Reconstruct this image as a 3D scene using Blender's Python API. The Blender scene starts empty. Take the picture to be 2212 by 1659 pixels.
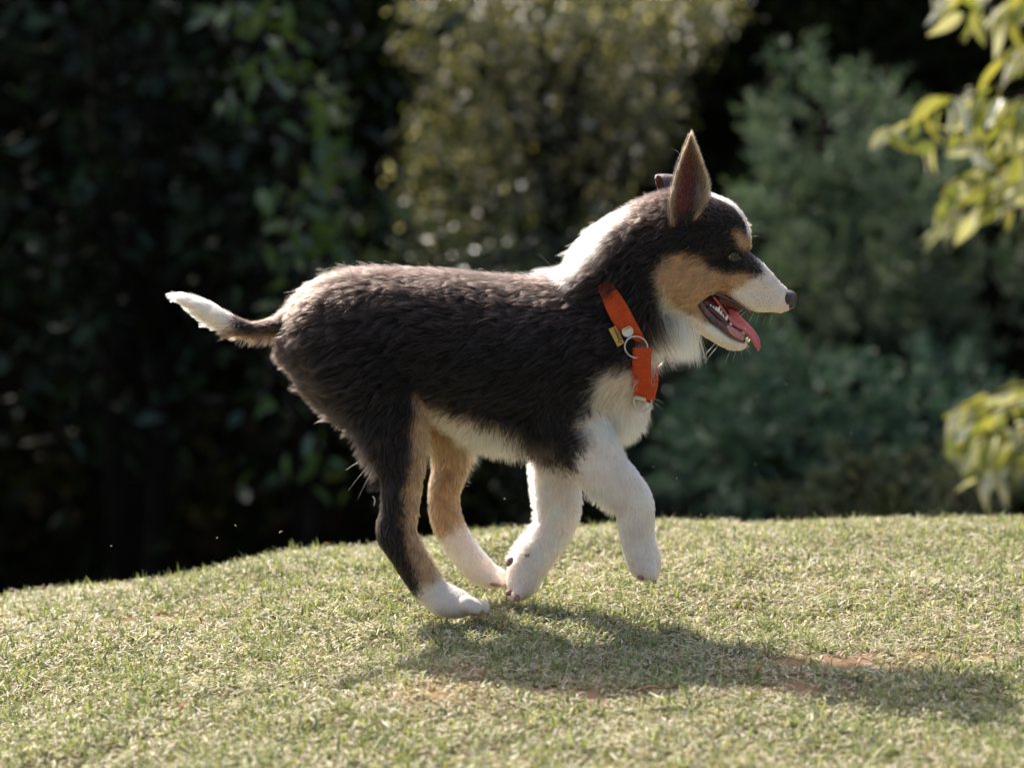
import bpy, bmesh, math, random
import numpy as np
from mathutils import Vector, Matrix, kdtree

random.seed(7)
rng = np.random.default_rng(11)
scene = bpy.context.scene

# ------------------------------------------------------------------ camera
CAM_D, CAM_H, PITCH, LENS = 2.6, 0.60, math.radians(7.67), 85.0
FPX = 2212 * LENS / 36.0                      # focal length in units of a 2212 wide frame
cam_data = bpy.data.cameras.new("camera")
cam = bpy.data.objects.new("camera", cam_data)
scene.collection.objects.link(cam)
cam.location = (0, -CAM_D, CAM_H)
cam.rotation_euler = (math.radians(90) - PITCH, 0, 0)
cam_data.lens = LENS
cam_data.sensor_width = 36.0
cam_data.sensor_fit = 'HORIZONTAL'
cam_data.clip_start = 0.05
cam_data.clip_end = 2000
cam_data.dof.use_dof = True
cam_data.dof.focus_distance = 2.56
cam_data.dof.aperture_fstop = 4.3
scene.camera = cam

# ------------------------------------------------------------------ light
SUN_TRAVEL = Vector((0.145, -0.253, -0.275)).normalized()     # the way the sunlight travels
SUN_EL = math.asin(-SUN_TRAVEL.z)
SUN_AZ = math.atan2(-SUN_TRAVEL.x, -SUN_TRAVEL.y)             # clockwise from +y
world = bpy.data.worlds.new("World")
scene.world = world
world.use_nodes = True
wn = world.node_tree
wn.nodes.clear()
sky = wn.nodes.new("ShaderNodeTexSky")
sky.sky_type = 'NISHITA'
sky.sun_disc = False
sky.sun_elevation = SUN_EL
sky.sun_rotation = SUN_AZ
sky.altitude = 100
sky.air_density = 1.0
sky.dust_density = 5.0
sky.ozone_density = 1.0
bg = wn.nodes.new("ShaderNodeBackground")
bg.inputs["Strength"].default_value = 0.13
wo = wn.nodes.new("ShaderNodeOutputWorld")
wn.links.new(sky.outputs[0], bg.inputs[0])
wn.links.new(bg.outputs[0], wo.inputs[0])

sun_data = bpy.data.lights.new("sun", 'SUN')
sun_data.energy = 4.2
sun_data.angle = math.radians(0.55)
sun_data.color = (1.0, 0.94, 0.85)
sun = bpy.data.objects.new("sun", sun_data)
scene.collection.objects.link(sun)
sun.rotation_euler = SUN_TRAVEL.to_track_quat('-Z', 'Y').to_euler()
sun.location = (-3, 5, 8)

scene.view_settings.view_transform = 'Standard'
scene.view_settings.look = 'None'
scene.view_settings.exposure = 1.08
scene.view_settings.gamma = 1.0
scene.view_settings.use_curve_mapping = False
scene.cycles.max_bounces = 10
scene.cycles.transparent_max_bounces = 12
scene.cycles.sample_clamp_indirect = 6.0
scene.cycles.caustics_reflective = False
scene.cycles.caustics_refractive = False

# ------------------------------------------------------------------ helpers
S = CAM_D / FPX                                # metres per frame unit at the dog's plane
cp, sp = math.cos(PITCH), math.sin(PITCH)


def P(U, V, y=0.0):
    """point in depth plane y (metres) that stands at frame position U, V of a 2212 x 1659 frame"""
    a, b = (U - 1106.0) / FPX, (829.5 - V) / FPX
    dy, dz = cp + sp * b, -sp + cp * b
    t = (y + CAM_D) / dy
    return Vector((a * t, y, CAM_H + dz * t))


def proj(p):
    """inverse of P, for arrays (n,3)"""
    q = p - np.array([0, -CAM_D, CAM_H])
    f = q[:, 1] * cp - q[:, 2] * sp
    u = q[:, 1] * sp + q[:, 2] * cp
    return 1106 + q[:, 0] / f * FPX, 829.5 - u / f * FPX


def side_uv(p, y=0.0):
    """the dog's own side-view coordinates of points (n,3): orthographic x, z in the scale of the frame"""
    o = P(1106, 829.5, 0)
    return 1106 + (p[:, 0] - o.x) / S, 829.5 - (p[:, 2] - o.z) / S


def tag(o, label=None, cat=None, group=None, kind=None):
    if label: o["label"] = label
    if cat: o["category"] = cat
    if group: o["group"] = group
    if kind: o["kind"] = kind
    return o


def link(o, parent=None):
    scene.collection.objects.link(o)
    if parent is not None:
        o.parent = parent
    return o


def empty(name, loc=(0, 0, 0)):
    o = bpy.data.objects.new(name, None)
    o.location = loc
    o.empty_display_size = 0.05
    return link(o)


def mesh_obj(name, verts, faces, mat, parent=None, smooth=True, col=None, normals_up=False):
    """verts (n,3) array, faces (m,k) array of one k, world coordinates (parent empties keep identity inverse)"""
    me = bpy.data.meshes.new(name)
    verts = np.asarray(verts, dtype=np.float32)
    faces = np.asarray(faces, dtype=np.int32)
    me.vertices.add(len(verts))
    me.vertices.foreach_set("co", verts.ravel())
    k = faces.shape[1]
    me.loops.add(faces.size)
    me.loops.foreach_set("vertex_index", faces.ravel())
    me.polygons.add(len(faces))
    me.polygons.foreach_set("loop_start", np.arange(0, faces.size, k, dtype=np.int32))
    me.polygons.foreach_set("loop_total", np.full(len(faces), k, dtype=np.int32))
    if smooth:
        me.polygons.foreach_set("use_smooth", np.ones(len(faces), dtype=bool))
    me.update(calc_edges=True)
    if col is not None:
        a = me.color_attributes.new("col", 'FLOAT_COLOR', 'POINT')
        c = np.ones((len(verts), 4), dtype=np.float32)
        c[:, :3] = col
        a.data.foreach_set("color", c.ravel())
    if mat is not None:
        me.materials.append(mat)
    o = bpy.data.objects.new(name, me)
    link(o, parent)
    if parent is not None:
        o.matrix_parent_inverse = parent_inv(parent)
    return o


def world_of(o):
    m = o.matrix_parent_inverse @ o.matrix_basis if o.parent is not None else o.matrix_basis
    return (world_of(o.parent) @ m) if o.parent is not None else m.copy()


def parent_inv(parent):
    return world_of(parent).inverted()


def bm_obj(name, bm, mat, parent=None, smooth=True):
    me = bpy.data.meshes.new(name)
    bm.to_mesh(me)
    bm.free()
    if smooth:
        for p in me.polygons: p.use_smooth = True
    me.materials.append(mat)
    o = bpy.data.objects.new(name, me)
    link(o, parent)
    if parent is not None:
        o.matrix_parent_inverse = parent_inv(parent)
    return o


class Noise:
    """smooth 3-d noise for arrays: a sum of random plane waves"""
    def __init__(self, freq, seed, n=10):
        r = np.random.default_rng(seed)
        k = r.normal(size=(n, 3)); k /= np.linalg.norm(k, axis=1)[:, None]
        self.k = k * freq * r.uniform(0.5, 1.6, (n, 1)) * 2 * math.pi
        self.p = r.uniform(0, 6.28, n)
        self.n = n

    def __call__(self, p):
        return np.sin(p @ self.k.T + self.p).sum(1) / math.sqrt(self.n / 2)


def principled(name, base=(0.5, 0.5, 0.5), rough=0.6, attr=None, spec=0.5, metal=0.0, noise=None, bump=None, sub=0.0, coat=0.0):
    m = bpy.data.materials.new(name)
    m.use_nodes = True
    nt = m.node_tree
    b = nt.nodes["Principled BSDF"]
    b.inputs["Base Color"].default_value = (*base, 1)
    b.inputs["Roughness"].default_value = rough
    b.inputs["Metallic"].default_value = metal
    b.inputs["Specular IOR Level"].default_value = spec
    b.inputs["Coat Weight"].default_value = coat
    if sub:
        b.inputs["Subsurface Weight"].default_value = sub
        b.inputs["Subsurface Radius"].default_value = (1.0, 0.35, 0.2)
        b.inputs["Subsurface Scale"].default_value = 0.004
    src = None
    if attr:
        a = nt.nodes.new("ShaderNodeAttribute"); a.attribute_name = attr
        src = a.outputs["Color"]
    if noise:
        sc, c2, amt = noise
        t = nt.nodes.new("ShaderNodeTexNoise"); t.inputs["Scale"].default_value = sc
        t.inputs["Detail"].default_value = 6
        tc = nt.nodes.new("ShaderNodeTexCoord"); nt.links.new(tc.outputs["Object"], t.inputs["Vector"])
        r = nt.nodes.new("ShaderNodeMapRange"); r.inputs[1].default_value = 0.4; r.inputs[2].default_value = 0.62
        r.inputs[3].default_value = 0; r.inputs[4].default_value = amt
        nt.links.new(t.outputs[0], r.inputs[0])
        mx = nt.nodes.new("ShaderNodeMix"); mx.data_type = 'RGBA'
        nt.links.new(r.outputs[0], mx.inputs[0])
        if src is not None: nt.links.new(src, mx.inputs[6])
        else: mx.inputs[6].default_value = (*base, 1)
        mx.inputs[7].default_value = (*c2, 1)
        src = mx.outputs[2]
    if src is not None:
        nt.links.new(src, b.inputs["Base Color"])
    if bump:
        sc, st = bump
        t = nt.nodes.new("ShaderNodeTexNoise"); t.inputs["Scale"].default_value = sc
        tc = nt.nodes.new("ShaderNodeTexCoord"); nt.links.new(tc.outputs["Object"], t.inputs["Vector"])
        bp = nt.nodes.new("ShaderNodeBump"); bp.inputs["Strength"].default_value = st; bp.inputs["Distance"].default_value = 0.001
        nt.links.new(t.outputs[0], bp.inputs["Height"])
        nt.links.new(bp.outputs[0], b.inputs["Normal"])
    return m


def leaf_mat(name, trans=0.4, rough=0.45, spec=0.5, tint=(1.25, 1.35, 0.6)):
    """colour from the per-leaf attribute, some light passing through the blade"""
    m = bpy.data.materials.new(name)
    m.use_nodes = True
    nt = m.node_tree
    b = nt.nodes["Principled BSDF"]
    out = nt.nodes["Material Output"]
    a = nt.nodes.new("ShaderNodeAttribute"); a.attribute_name = "col"
    nt.links.new(a.outputs["Color"], b.inputs["Base Color"])
    b.inputs["Roughness"].default_value = rough
    b.inputs["Specular IOR Level"].default_value = spec
    tr = nt.nodes.new("ShaderNodeBsdfTranslucent")
    mu = nt.nodes.new("ShaderNodeMix"); mu.data_type = 'RGBA'; mu.blend_type = 'MULTIPLY'
    mu.inputs[0].default_value = 1.0
    nt.links.new(a.outputs["Color"], mu.inputs[6])
    mu.inputs[7].default_value = (*tint, 1)
    nt.links.new(mu.outputs[2], tr.inputs["Color"])
    ms = nt.nodes.new("ShaderNodeMixShader"); ms.inputs[0].default_value = trans
    nt.links.new(b.outputs[0], ms.inputs[1]); nt.links.new(tr.outputs[0], ms.inputs[2])
    nt.links.new(ms.outputs[0], out.inputs["Surface"])
    return m


# ------------------------------------------------------------------ ground
def smooth01(t):
    t = np.clip(t, 0, 1)
    return t * t * (3 - 2 * t)


bump1, bump2 = Noise(3.2, 1), Noise(9.0, 2)


def crest(x):
    xs = [-3.0, -0.62, -0.50, -0.37, -0.25, -0.13, -0.04, 0.3, 0.7, 3.0]
    ys = [-0.35, 0.065, 0.10, 0.140, 0.185, 0.235, 0.285, 0.335, 0.34, 0.33]
    return np.interp(x, xs, ys)


def ground_z(x, y, fine=True):
    x = np.asarray(x, float); y = np.asarray(y, float)
    g = -0.045 * smooth01((-x + 0.05) / 0.8) - 0.25 * smooth01((-x - 0.6) / 3.0)
    t = np.maximum(0, y - crest(x))
    roll = np.where(t < 0.72, 0.36 * t * t, 0.36 * 0.72 ** 2 + 0.52 * (t - 0.72))
    z = g - roll
    z = np.maximum(z, -2.3 + 0.02 * (y - 5))
    bank = np.maximum(0, y - 13.5)
    z = z + np.where(bank > 0, np.minimum(bank * 1.25, 9.0 + bank * 0.02), 0)
    if fine:
        p = np.stack([x, y, np.zeros_like(x)], -1).reshape(-1, 3)
        n = (bump1(p) * 0.0035 + bump2(p) * 0.0014).reshape(x.shape)
        z = z + n * np.clip(1 - (np.abs(x) - 1.6), 0, 1)
    return z


def axis(fine0, fine1, step, far):
    a = list(np.arange(fine0, fine1 + 1e-6, step))
    s, v = step, a[-1]
    while v < far: s *= 1.16; v += s; a.append(v)
    s, v = step, a[0]
    lo = []
    while v > -far: s *= 1.16; v -= s; lo.append(v)
    return np.array(lo[::-1] + a)


def soil_patch(x, y):
    """0..1 how bare the lawn is there: a few worn spots of dirt"""
    spots = [(955, 1500, .055, .040), (1000, 1455, .03, .03), (1640, 1495, .07, .025), (1790, 1430, .10, .03),
             (2060, 1420, .07, .02), (1500, 1500, .06, .02), (330, 1285, .04, .02), (1250, 1500, .05, .02)]
    r = np.zeros_like(x)
    for U, V, rx, ry in spots:
        # centre on the ground
        a, b = (U - 1106) / FPX, (829.5 - V) / FPX
        dy, dz = cp + sp * b, -sp + cp * b
        t = CAM_H / -dz
        cx, cy = a * t, -CAM_D + dy * t
        d = ((x - cx) / rx) ** 2 + ((y - cy) / ry) ** 2
        r = np.maximum(r, np.exp(-d))
    p = np.stack([x, y, np.zeros_like(x)], -1)
    return np.clip(1.2 * r * (0.75 + 0.45 * Noise(28, 5)(p.reshape(-1, 3)).reshape(x.shape)), 0, 1)


soil = principled("lawn_soil", (0.15, 0.11, 0.07), 0.95, attr="col", noise=(60, (0.20, 0.17, 0.09), 0.5), spec=0.0, bump=(400, 0.6))
# beyond the mown mound the ground is dark leaf mould
_nt = soil.node_tree
_b = _nt.nodes["Principled BSDF"]
_src = _b.inputs["Base Color"].links[0].from_socket
_tc = _nt.nodes.new("ShaderNodeTexCoord"); _sx = _nt.nodes.new("ShaderNodeSeparateXYZ")
_nt.links.new(_tc.outputs["Object"], _sx.inputs[0])
_mr = _nt.nodes.new("ShaderNodeMapRange"); _mr.inputs[1].default_value = 1.9; _mr.inputs[2].default_value = 2.6
_nt.links.new(_sx.outputs["Y"], _mr.inputs[0])
_mx = _nt.nodes.new("ShaderNodeMix"); _mx.data_type = 'RGBA'
_nt.links.new(_mr.outputs[0], _mx.inputs[0]); _nt.links.new(_src, _mx.inputs[6]); _mx.inputs[7].default_value = (0.014, 0.010, 0.008, 1)
_nt.links.new(_mx.outputs[2], _b.inputs["Base Color"])
gx, gy = axis(-1.5, 1.5, 0.02, 300), axis(-1.3, 1.6, 0.02, 300)
GX, GY = np.meshgrid(gx, gy)
GZ = ground_z(GX, GY)
nx_, ny_ = len(gx), len(gy)
idx = np.arange(nx_ * ny_).reshape(ny_, nx_)
quads = np.stack([idx[:-1, :-1], idx[:-1, 1:], idx[1:, 1:], idx[1:, :-1]], -1).reshape(-1, 4)
_bare = np.where((np.abs(GX) < 1.2) & (np.abs(GY) < 1.2), soil_patch(GX, GY), 0).reshape(-1, 1)
_gc = np.array([[.135, .125, .062]]) * (1 - _bare) + np.array([[.30, .165, .11]]) * _bare
ground = mesh_obj("ground", np.stack([GX, GY, GZ], -1).reshape(-1, 3), quads, soil, col=_gc)
tag(ground, kind="structure")

# ------------------------------------------------------------------ lawn: blades of grass
grass_mat = leaf_mat("grass_blade", trans=0.38, rough=0.5, spec=0.35, tint=(1.15, 1.2, 0.6))


def blades(n, x0, x1, y0, y1, mask=None, long=1.0):
    x = rng.uniform(x0, x1, n); y = rng.uniform(y0, y1, n)
    if mask is not None:
        k = mask(x, y); x, y = x[k], y[k]
    return x, y


def in_core(x, y):
    # a wedge a bit wider than what the camera sees
    d = y + CAM_D
    return (np.abs(x) < 0.235 * d + 0.03) & (y > -0.68)


def build_grass():
    patch_big, patch_mid, tuft = Noise(1.3, 21), Noise(6.5, 22), Noise(28, 23)
    xs, ys = [], []
    x, y = blades(520000, -1.0, 1.0, -0.70, 1.0, in_core)
    xs.append(x); ys.append(y)
    # round about it, where only a step aside shows it: fewer, broader blades
    x, y = blades(370000, -1.75, 1.75, -1.5, 1.25, lambda a, b: ~in_core(a, b))
    xs.append(x); ys.append(y)
    x, y = blades(90000, -3.4, 3.4, -2.5, 1.6, lambda a, b: ((np.abs(a) > 1.75) | (b < -1.5) | (b > 1.25)))
    xs.append(x); ys.append(y)
    x, y = np.concatenate(xs), np.concatenate(ys)
    core = in_core(x, y)
    p = np.stack([x, y, 0 * x], -1)
    bare = soil_patch(x, y)
    fill = 0.80 + 0.10 * tuft(p) + 0.07 * patch_mid(p)
    keep = (rng.random(len(x)) > bare * 1.05) & (rng.random(len(x)) < np.clip(fill, 0.2, 1))
    x, y, core, bare, p = x[keep], y[keep], core[keep], bare[keep], p[keep]
    n = len(x)
    pm = patch_mid(p); pb = patch_big(p); tf = tuft(p)
    dry = 1 / (1 + np.exp(-(rng.normal(size=n) * 1.1 + 0.22 - 0.22 * tf - 0.18 * pm + 2.0 * bare + 0.25 * pb)))
    dead = dry > 0.50
    # height, width, lean
    h = rng.gamma(9, 1 / 9, n) * 0.0105 * (1 + 0.12 * tf) * np.where(dead, 0.85, 1.0)
    h = np.clip(h * np.where(rng.random(n) < .04, 1.6, 1), 0.004, 0.026)
    w = rng.uniform(0.0011, 0.0027, n) * np.where(core, 1, np.where((np.abs(x) > 1.75) | (y < -1.5), 3.6, 2.0))
    az = rng.uniform(0, 2 * math.pi, n)
    lean = np.where(dead, rng.uniform(0.5, 1.45, n), np.abs(rng.normal(0.38, 0.30, n)))
    bend = rng.uniform(0.1, 0.7, n)
    z = ground_z(x, y)
    base = np.stack([x, y, z - 0.001 + np.where(dead & (lean > 0.9), rng.uniform(0, 0.006, n), 0)], -1)
    dirh = np.stack([np.cos(az), np.sin(az), 0 * az], -1)
    tw = az + rng.normal(0, 0.5, n)
    side = np.stack([-np.sin(tw), np.cos(tw), 0 * az], -1)
    up = np.array([0, 0, 1.0])

    def along(t):
        a = lean + bend * t
        return dirh * (np.sin(a) * h * t)[:, None] + up * (np.cos(a) * h * t)[:, None]
    m1 = base + along(0.5)
    tip = base + along(1.0)
    hw = (w * 0.5)[:, None]
    v = np.stack([base - side * hw, base + side * hw, m1 + side * hw * 0.9, m1 - side * hw * 0.9, tip], 1)
    i0 = np.arange(n) * 5
    f = np.stack([np.stack([i0, i0 + 1, i0 + 2], -1), np.stack([i0, i0 + 2, i0 + 3], -1), np.stack([i0 + 3, i0 + 2, i0 + 4], -1)], 1)
    g1 = np.array([0.235, 0.28, 0.105]); g2 = np.array([0.11, 0.17, 0.065]); g3 = np.array([0.37, 0.39, 0.19])
    d1 = np.array([0.68, 0.62, 0.50]); d2 = np.array([0.53, 0.46, 0.33]); d3 = np.array([0.46, 0.25, 0.16])
    r = rng.random((n, 1)); q = rng.random((n, 1))
    green = np.where(q < 0.35, g2 * (1 - r) + g1 * r, g1 * (1 - r) + g3 * r)
    straw = np.where(q < 0.10 + 0.8 * bare[:, None], d2 * (1 - r) + d3 * r, d2 * (1 - r) + d1 * r)
    c = np.where(dead[:, None], straw, green) * rng.uniform(0.62, 1.28, (n, 1))
    cc = np.repeat(c[:, None, :], 5, 1)
    cc[:, :2] = cc[:, :2] * 0.40 + (d2 * 0.45) * 0.60       # straw stalk at the foot, darkened to paint in shade between blades
    cc[:, 4] = np.where(dead[:, None], cc[:, 4], cc[:, 4] * 0.75 + d1 * 0.25)
    return mesh_obj("grass", v.reshape(-1, 3), f.reshape(-1, 3), grass_mat, col=np.clip(cc.reshape(-1, 3), 0, 1), smooth=False)


grass = build_grass()
tag(grass, "short sunlit lawn of green blades mixed with dry straw", "grass", kind="stuff")

# clippings: dry cut blades lying flat over the lawn
def build_clippings():
    n = 42000
    x = rng.uniform(-0.95, 0.95, n); y = rng.uniform(-0.70, 0.95, n)
    bare = soil_patch(x, y)
    z = ground_z(x, y) + rng.uniform(0.002, 0.011, n) * (1 - bare * 0.85)
    L = rng.gamma(3, 1 / 3, n) * 0.0075 + 0.003
    w = rng.uniform(0.0007, 0.0017, n)
    az = rng.uniform(0, 6.283, n); el = rng.normal(0, 0.28, n)
    d = np.stack([np.cos(az) * np.cos(el), np.sin(az) * np.cos(el), np.sin(el)], -1)
    s = np.stack([-np.sin(az), np.cos(az), rng.normal(0, 0.5, n)], -1)
    s /= np.linalg.norm(s, axis=1)[:, None]
    c0 = np.stack([x, y, z], -1)
    a = c0 - d * L[:, None] / 2; b = c0 + d * L[:, None] / 2
    mid = c0 + np.array([0, 0, 1.0]) * (rng.uniform(-0.001, 0.002, n))[:, None]
    hw = (w / 2)[:, None]
    v = np.stack([a - s * hw * .4, a + s * hw * .4, mid + s * hw, mid - s * hw, b], 1)
    i0 = np.arange(n) * 5
    f = np.stack([np.stack([i0, i0 + 1, i0 + 2], -1), np.stack([i0, i0 + 2, i0 + 3], -1), np.stack([i0 + 3, i0 + 2, i0 + 4], -1)], 1)
    r = rng.random((n, 1)); q = rng.random((n, 1))
    c = np.where(q < .55, np.array([.78, .72, .60]) * (1 - r) + np.array([.50, .43, .30]) * r,
                 np.where(q < .85, np.array([.40, .29, .18]) * (1 - r) + np.array([.36, .34, .15]) * r,
                          np.array([.30, .15, .08]) * (1 - r) + np.array([.42, .26, .17]) * r))
    cc = np.repeat(c[:, None, :], 5, 1)
    return mesh_obj("grass_clippings", v.reshape(-1, 3), f.reshape(-1, 3), grass_mat, col=cc.reshape(-1, 3), smooth=False)


clip = build_clippings()
tag(clip, "dry cut blades and straw lying all over the lawn", "grass clippings", kind="stuff")

# ================================================================== the dog
# Body chains: nodes (U, V, depth, radius, lateral factor) in frame units of the dog's plane; depth > 0 is away from the camera.
# then: fur length (mm), lift (0 lying .. 1 upright), hair flow (du, dv)
YN, YF = -1, 1


def chain(name, nodes, fur, lift, flow, ydef=0.0):
    return dict(name=name, nodes=nodes, fur=fur, lift=lift, flow=flow)


CH = [
    # torso from rump to chest
    chain("rump", [(694, 728, 0, 80, .88), (735, 715, 0, 106, .88), (790, 714, 0, 124, .84), (850, 724, 0, 137, .80)], 25, .55, (-1, .30)),
    chain("torso", [(850, 724, 0, 137, .80), (940, 736, 0, 149, .78), (1030, 751, 0, 156, .78), (1120, 764, 0, 160, .78), (1200, 766, 0, 161, .76), (1262, 772, 0, 152, .74)], 19, .38, (-1, .22)),
    chain("breech", [(732, 780, 0, 76, .85), (756, 826, 0, 68, .85), (792, 868, 0, 54, .9)], 25, .55, (-1, .5)),
    chain("belly", [(930, 830, 0, 52, 1.2), (1000, 868, 0, 62, 1.15), (1090, 888, 0, 72, 1.1), (1170, 905, 0, 72, 1.1)], 19, .45, (-.45, .9)),
    chain("chest", [(1262, 800, 0, 132, .74), (1300, 830, 0, 98, .85), (1322, 862, 0, 76, .95)], 17, .45, (-.55, .85)),
    chain("shoulder_near", [(1215, 760, -48, 96, .55), (1225, 840, -58, 92, .5), (1222, 915, -60, 74, .5)], 11, .22, (-.45, .9)),
    chain("shoulder_far", [(1215, 760, 48, 96, .55), (1215, 840, 58, 88, .5), (1205, 900, 58, 74, .5)], 11, .22, (-.3, .9)),
    # neck and head
    chain("neck", [(1235, 745, 0, 134, .70), (1290, 695, 0, 124, .68), (1345, 636, 0, 118, .66), (1395, 575, 0, 117, .66), (1440, 535, 0, 108, .72)], 18, .48, (-.75, .75)),
    chain("skull", [(1440, 535, 0, 104, .76), (1468, 508, 0, 92, .86), (1522, 503, 0, 84, .88), (1552, 506, 0, 67, .92), (1570, 525, 0, 52, .95)], 7, .36, (-1, .05)),
    chain("brow", [(1570, 515, -26, 34, 1.0), (1590, 528, -22, 30, 1.0)], 4, .32, (-.9, -.2)),
    chain("brow_far", [(1570, 515, 26, 34, 1.0), (1590, 528, 22, 30, 1.0)], 4, .32, (-.9, -.2)),
    chain("cheek", [(1440, 602, -36, 62, .80), (1470, 612, -38, 58, .72), (1500, 600, -34, 52, .7), (1530, 588, -26, 44, .7)], 9.5, .26, (-1, .28)),
    chain("cheek_far", [(1440, 602, 36, 62, .80), (1470, 612, 38, 58, .72), (1500, 600, 34, 52, .7), (1530, 588, 26, 44, .7)], 6.5, .22, (-1, .28)),
    chain("muzzle", [(1540, 580, 0, 58, .86), (1575, 585, 0, 55, .76), (1605, 599, 0, 51, .68), (1632, 617, 0, 45, .66), (1657, 634, 0, 37, .68), (1680, 646, 0, 30, .76), (1691, 650, 0, 25, .84)], 4.2, .34, (-1, -.20)),
    chain("lip", [(1600, 628, -16, 26, .6), (1635, 644, -14, 30, .5), (1662, 650, -9, 25, .55)], 3.0, .22, (-1, .1)),
    chain("lip_far", [(1600, 628, 16, 26, .6), (1635, 644, 14, 30, .5), (1662, 650, 9, 25, .55)], 3.0, .22, (-1, .1)),
    chain("jaw", [(1462, 655, 0, 46, 1.15), (1495, 676, 0, 30, 1.55), (1525, 703, 0, 22, 1.7), (1553, 724, 0, 18.5, 1.7), (1580, 740, 0, 16, 1.5), (1602, 744, 0, 11.5, 1.5)], 4.0, .30, (-1, -.35)),
    # near hind leg
    chain("hind_near_hip", [(775, 735, -40, 118.0, .55), (808, 812, -56, 106.0, .55), (838, 890, -66, 82.0, .52)], 21, .50, (-.95, .42)),
    chain("hind_near", [(838, 890, -66, 82.0, .52), (854, 950, -70, 68.0, .55), (866, 1010, -74, 52.0, .65), (866, 1062, -78, 43.0, .75), (862, 1110, -80, 41.0, .72), (857, 1150, -82, 43.0, .68), (878, 1190, -83, 39.0, .75), (905, 1235, -84, 37.0, .8), (930, 1272, -86, 37.0, .9)], 8, .34, (.05, 1)),
    chain("hind_near_paw", [(930, 1272, -86, 34.0, .9), (956, 1294, -87, 36, 1.05), (984, 1303, -87, 32, 1.25), (1006, 1307, -87, 23.0, 1.6)], 4.6, .36, (.9, .5)),
    # far hind leg
    chain("hind_far_hip", [(805, 745, 40, 109.5, .55), (870, 830, 60, 94.5, .5), (930, 895, 74, 70.5, .5)], 19, .50, (-.95, .42)),
    chain("hind_far", [(930, 895, 74, 70.5, .5), (968, 950, 84, 48.5, .6), (972, 1005, 92, 38.5, .75), (960, 1062, 98, 33.5, .8), (962, 1110, 100, 33.5, .8), (982, 1160, 103, 32.5, .85), (1012, 1202, 106, 31.5, .9), (1036, 1230, 108, 31.5, .95)], 8, .36, (.05, 1)),
    chain("hind_far_paw", [(1036, 1230, 108, 30.0, .95), (1056, 1243, 108, 27.0, 1.2), (1074, 1248, 108, 22.0, 1.6)], 4.6, .36, (.9, .5)),
    # far foreleg, paw turned back under
    chain("fore_far", [(1215, 900, 58, 70.0, .5), (1205, 970, 60, 58.0, .55), (1204, 1030, 58, 50, .7), (1206, 1082, 54, 47, .72), (1205, 1118, 50, 43, .76), (1187, 1158, 46, 42, .74), (1157, 1198, 42, 42, .74), (1136, 1232, 38, 40, .85)], 7.5, .40, (-.1, 1)),
    chain("fore_far_paw", [(1136, 1232, 38, 40, .85), (1130, 1254, 36, 36, 1.0), (1124, 1270, 36, 27, 1.3)], 4.6, .36, (0, 1)),
    # near foreleg, lifted
    chain("fore_near", [(1228, 900, -60, 84.5, .5), (1262, 962, -66, 70.5, .55), (1300, 1015, -72, 58.5, .65), (1338, 1052, -76, 50.5, .75), (1368, 1088, -78, 43.5, .8), (1373, 1128, -78, 39.5, .85), (1377, 1165, -77, 36.5, .88), (1386, 1198, -76, 37, .95)], 7, .36, (.35, 1)),
    chain("fore_near_paw", [(1386, 1198, -76, 37, .95), (1393, 1218, -76, 35, 1.1), (1398, 1233, -76, 25, 1.4)], 4.6, .36, (.1, 1)),
    chain("tail", [(680, 700, 0, 38.0, .9), (640, 694, 0, 28, .9), (600, 703, 0, 19.0, .9), (560, 711, 0, 15.5, .9), (520, 707, 0, 17, .9), (490, 697, 0, 20.0, .9), (455, 679, 0, 22.0, .9), (425, 660, 0, 18.0, .9), (398, 647, 0, 11.0, .9), (375, 639, 0, 5.0, .9)], 13, .24, (-1, .15)),
]


def toes(name, cx, cy, yc, du, dv, r, n=4, spread=15, drop=0.0):
    out = []
    for i in range(n):
        k = i - (n - 1) / 2
        adv = 15 * (1 - (abs(k) / 1.5) ** 2) - 7
        c1 = (cx, cy, yc + k * spread, r * .95, 1.0)
        c2 = (cx + du * (1 + adv / 22), cy + dv, yc + k * spread * 1.15, r * .80, .92)
        out.append(chain(name, [c1, c2], 2.2, .2, (du, dv + .01)))
    return out


CH += toes("hind_near_toe", 1008, 1305, -90, 27, 7, 20, spread=20)
CH += toes("hind_far_toe", 1066, 1251, 108, 19, 6, 16, spread=17)
CH += toes("fore_far_toe", 1122, 1276, 36, -8, 10, 17, spread=17)
CH += toes("fore_near_toe", 1400, 1228, -76, 8, 12, 18, spread=17)


def cr(a, b, c, d, t):
    return 0.5 * ((2 * b) + (-a + c) * t + (2 * a - 5 * b + 4 * c - d) * t * t + (-a + 3 * b - 3 * c + d) * t ** 3)


def sample_chain(c):
    """spheres along the chain: world centre, radius (m), lateral factor"""
    nd = [np.array(n, float) for n in c["nodes"]]
    out = []
    for i in range(len(nd) - 1):
        a = nd[max(i - 1, 0)]; b = nd[i]; d = nd[i + 1]; e = nd[min(i + 2, len(nd) - 1)]
        L = math.hypot(d[0] - b[0], d[1] - b[1]) + abs(d[2] - b[2]) * .5
        n = max(2, int(L / (0.16 * min(b[3], d[3])) + 1))
        for k in range(n + (1 if i == len(nd) - 2 else 0)):
            q = cr(a, b, d, e, k / n)
            y = q[2] * S
            w = P(q[0], q[1], y)
            sc = S * (CAM_D + y) / CAM_D
            out.append((w.x, w.y, w.z, q[3] * sc, q[4]))
    return np.array(out)


SPH, OWN = [], []
for ci, c in enumerate(CH):
    s_ = sample_chain(c)
    SPH.append(s_); OWN.append(np.full(len(s_), ci))
SPH = np.concatenate(SPH); OWN = np.concatenate(OWN)

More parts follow.
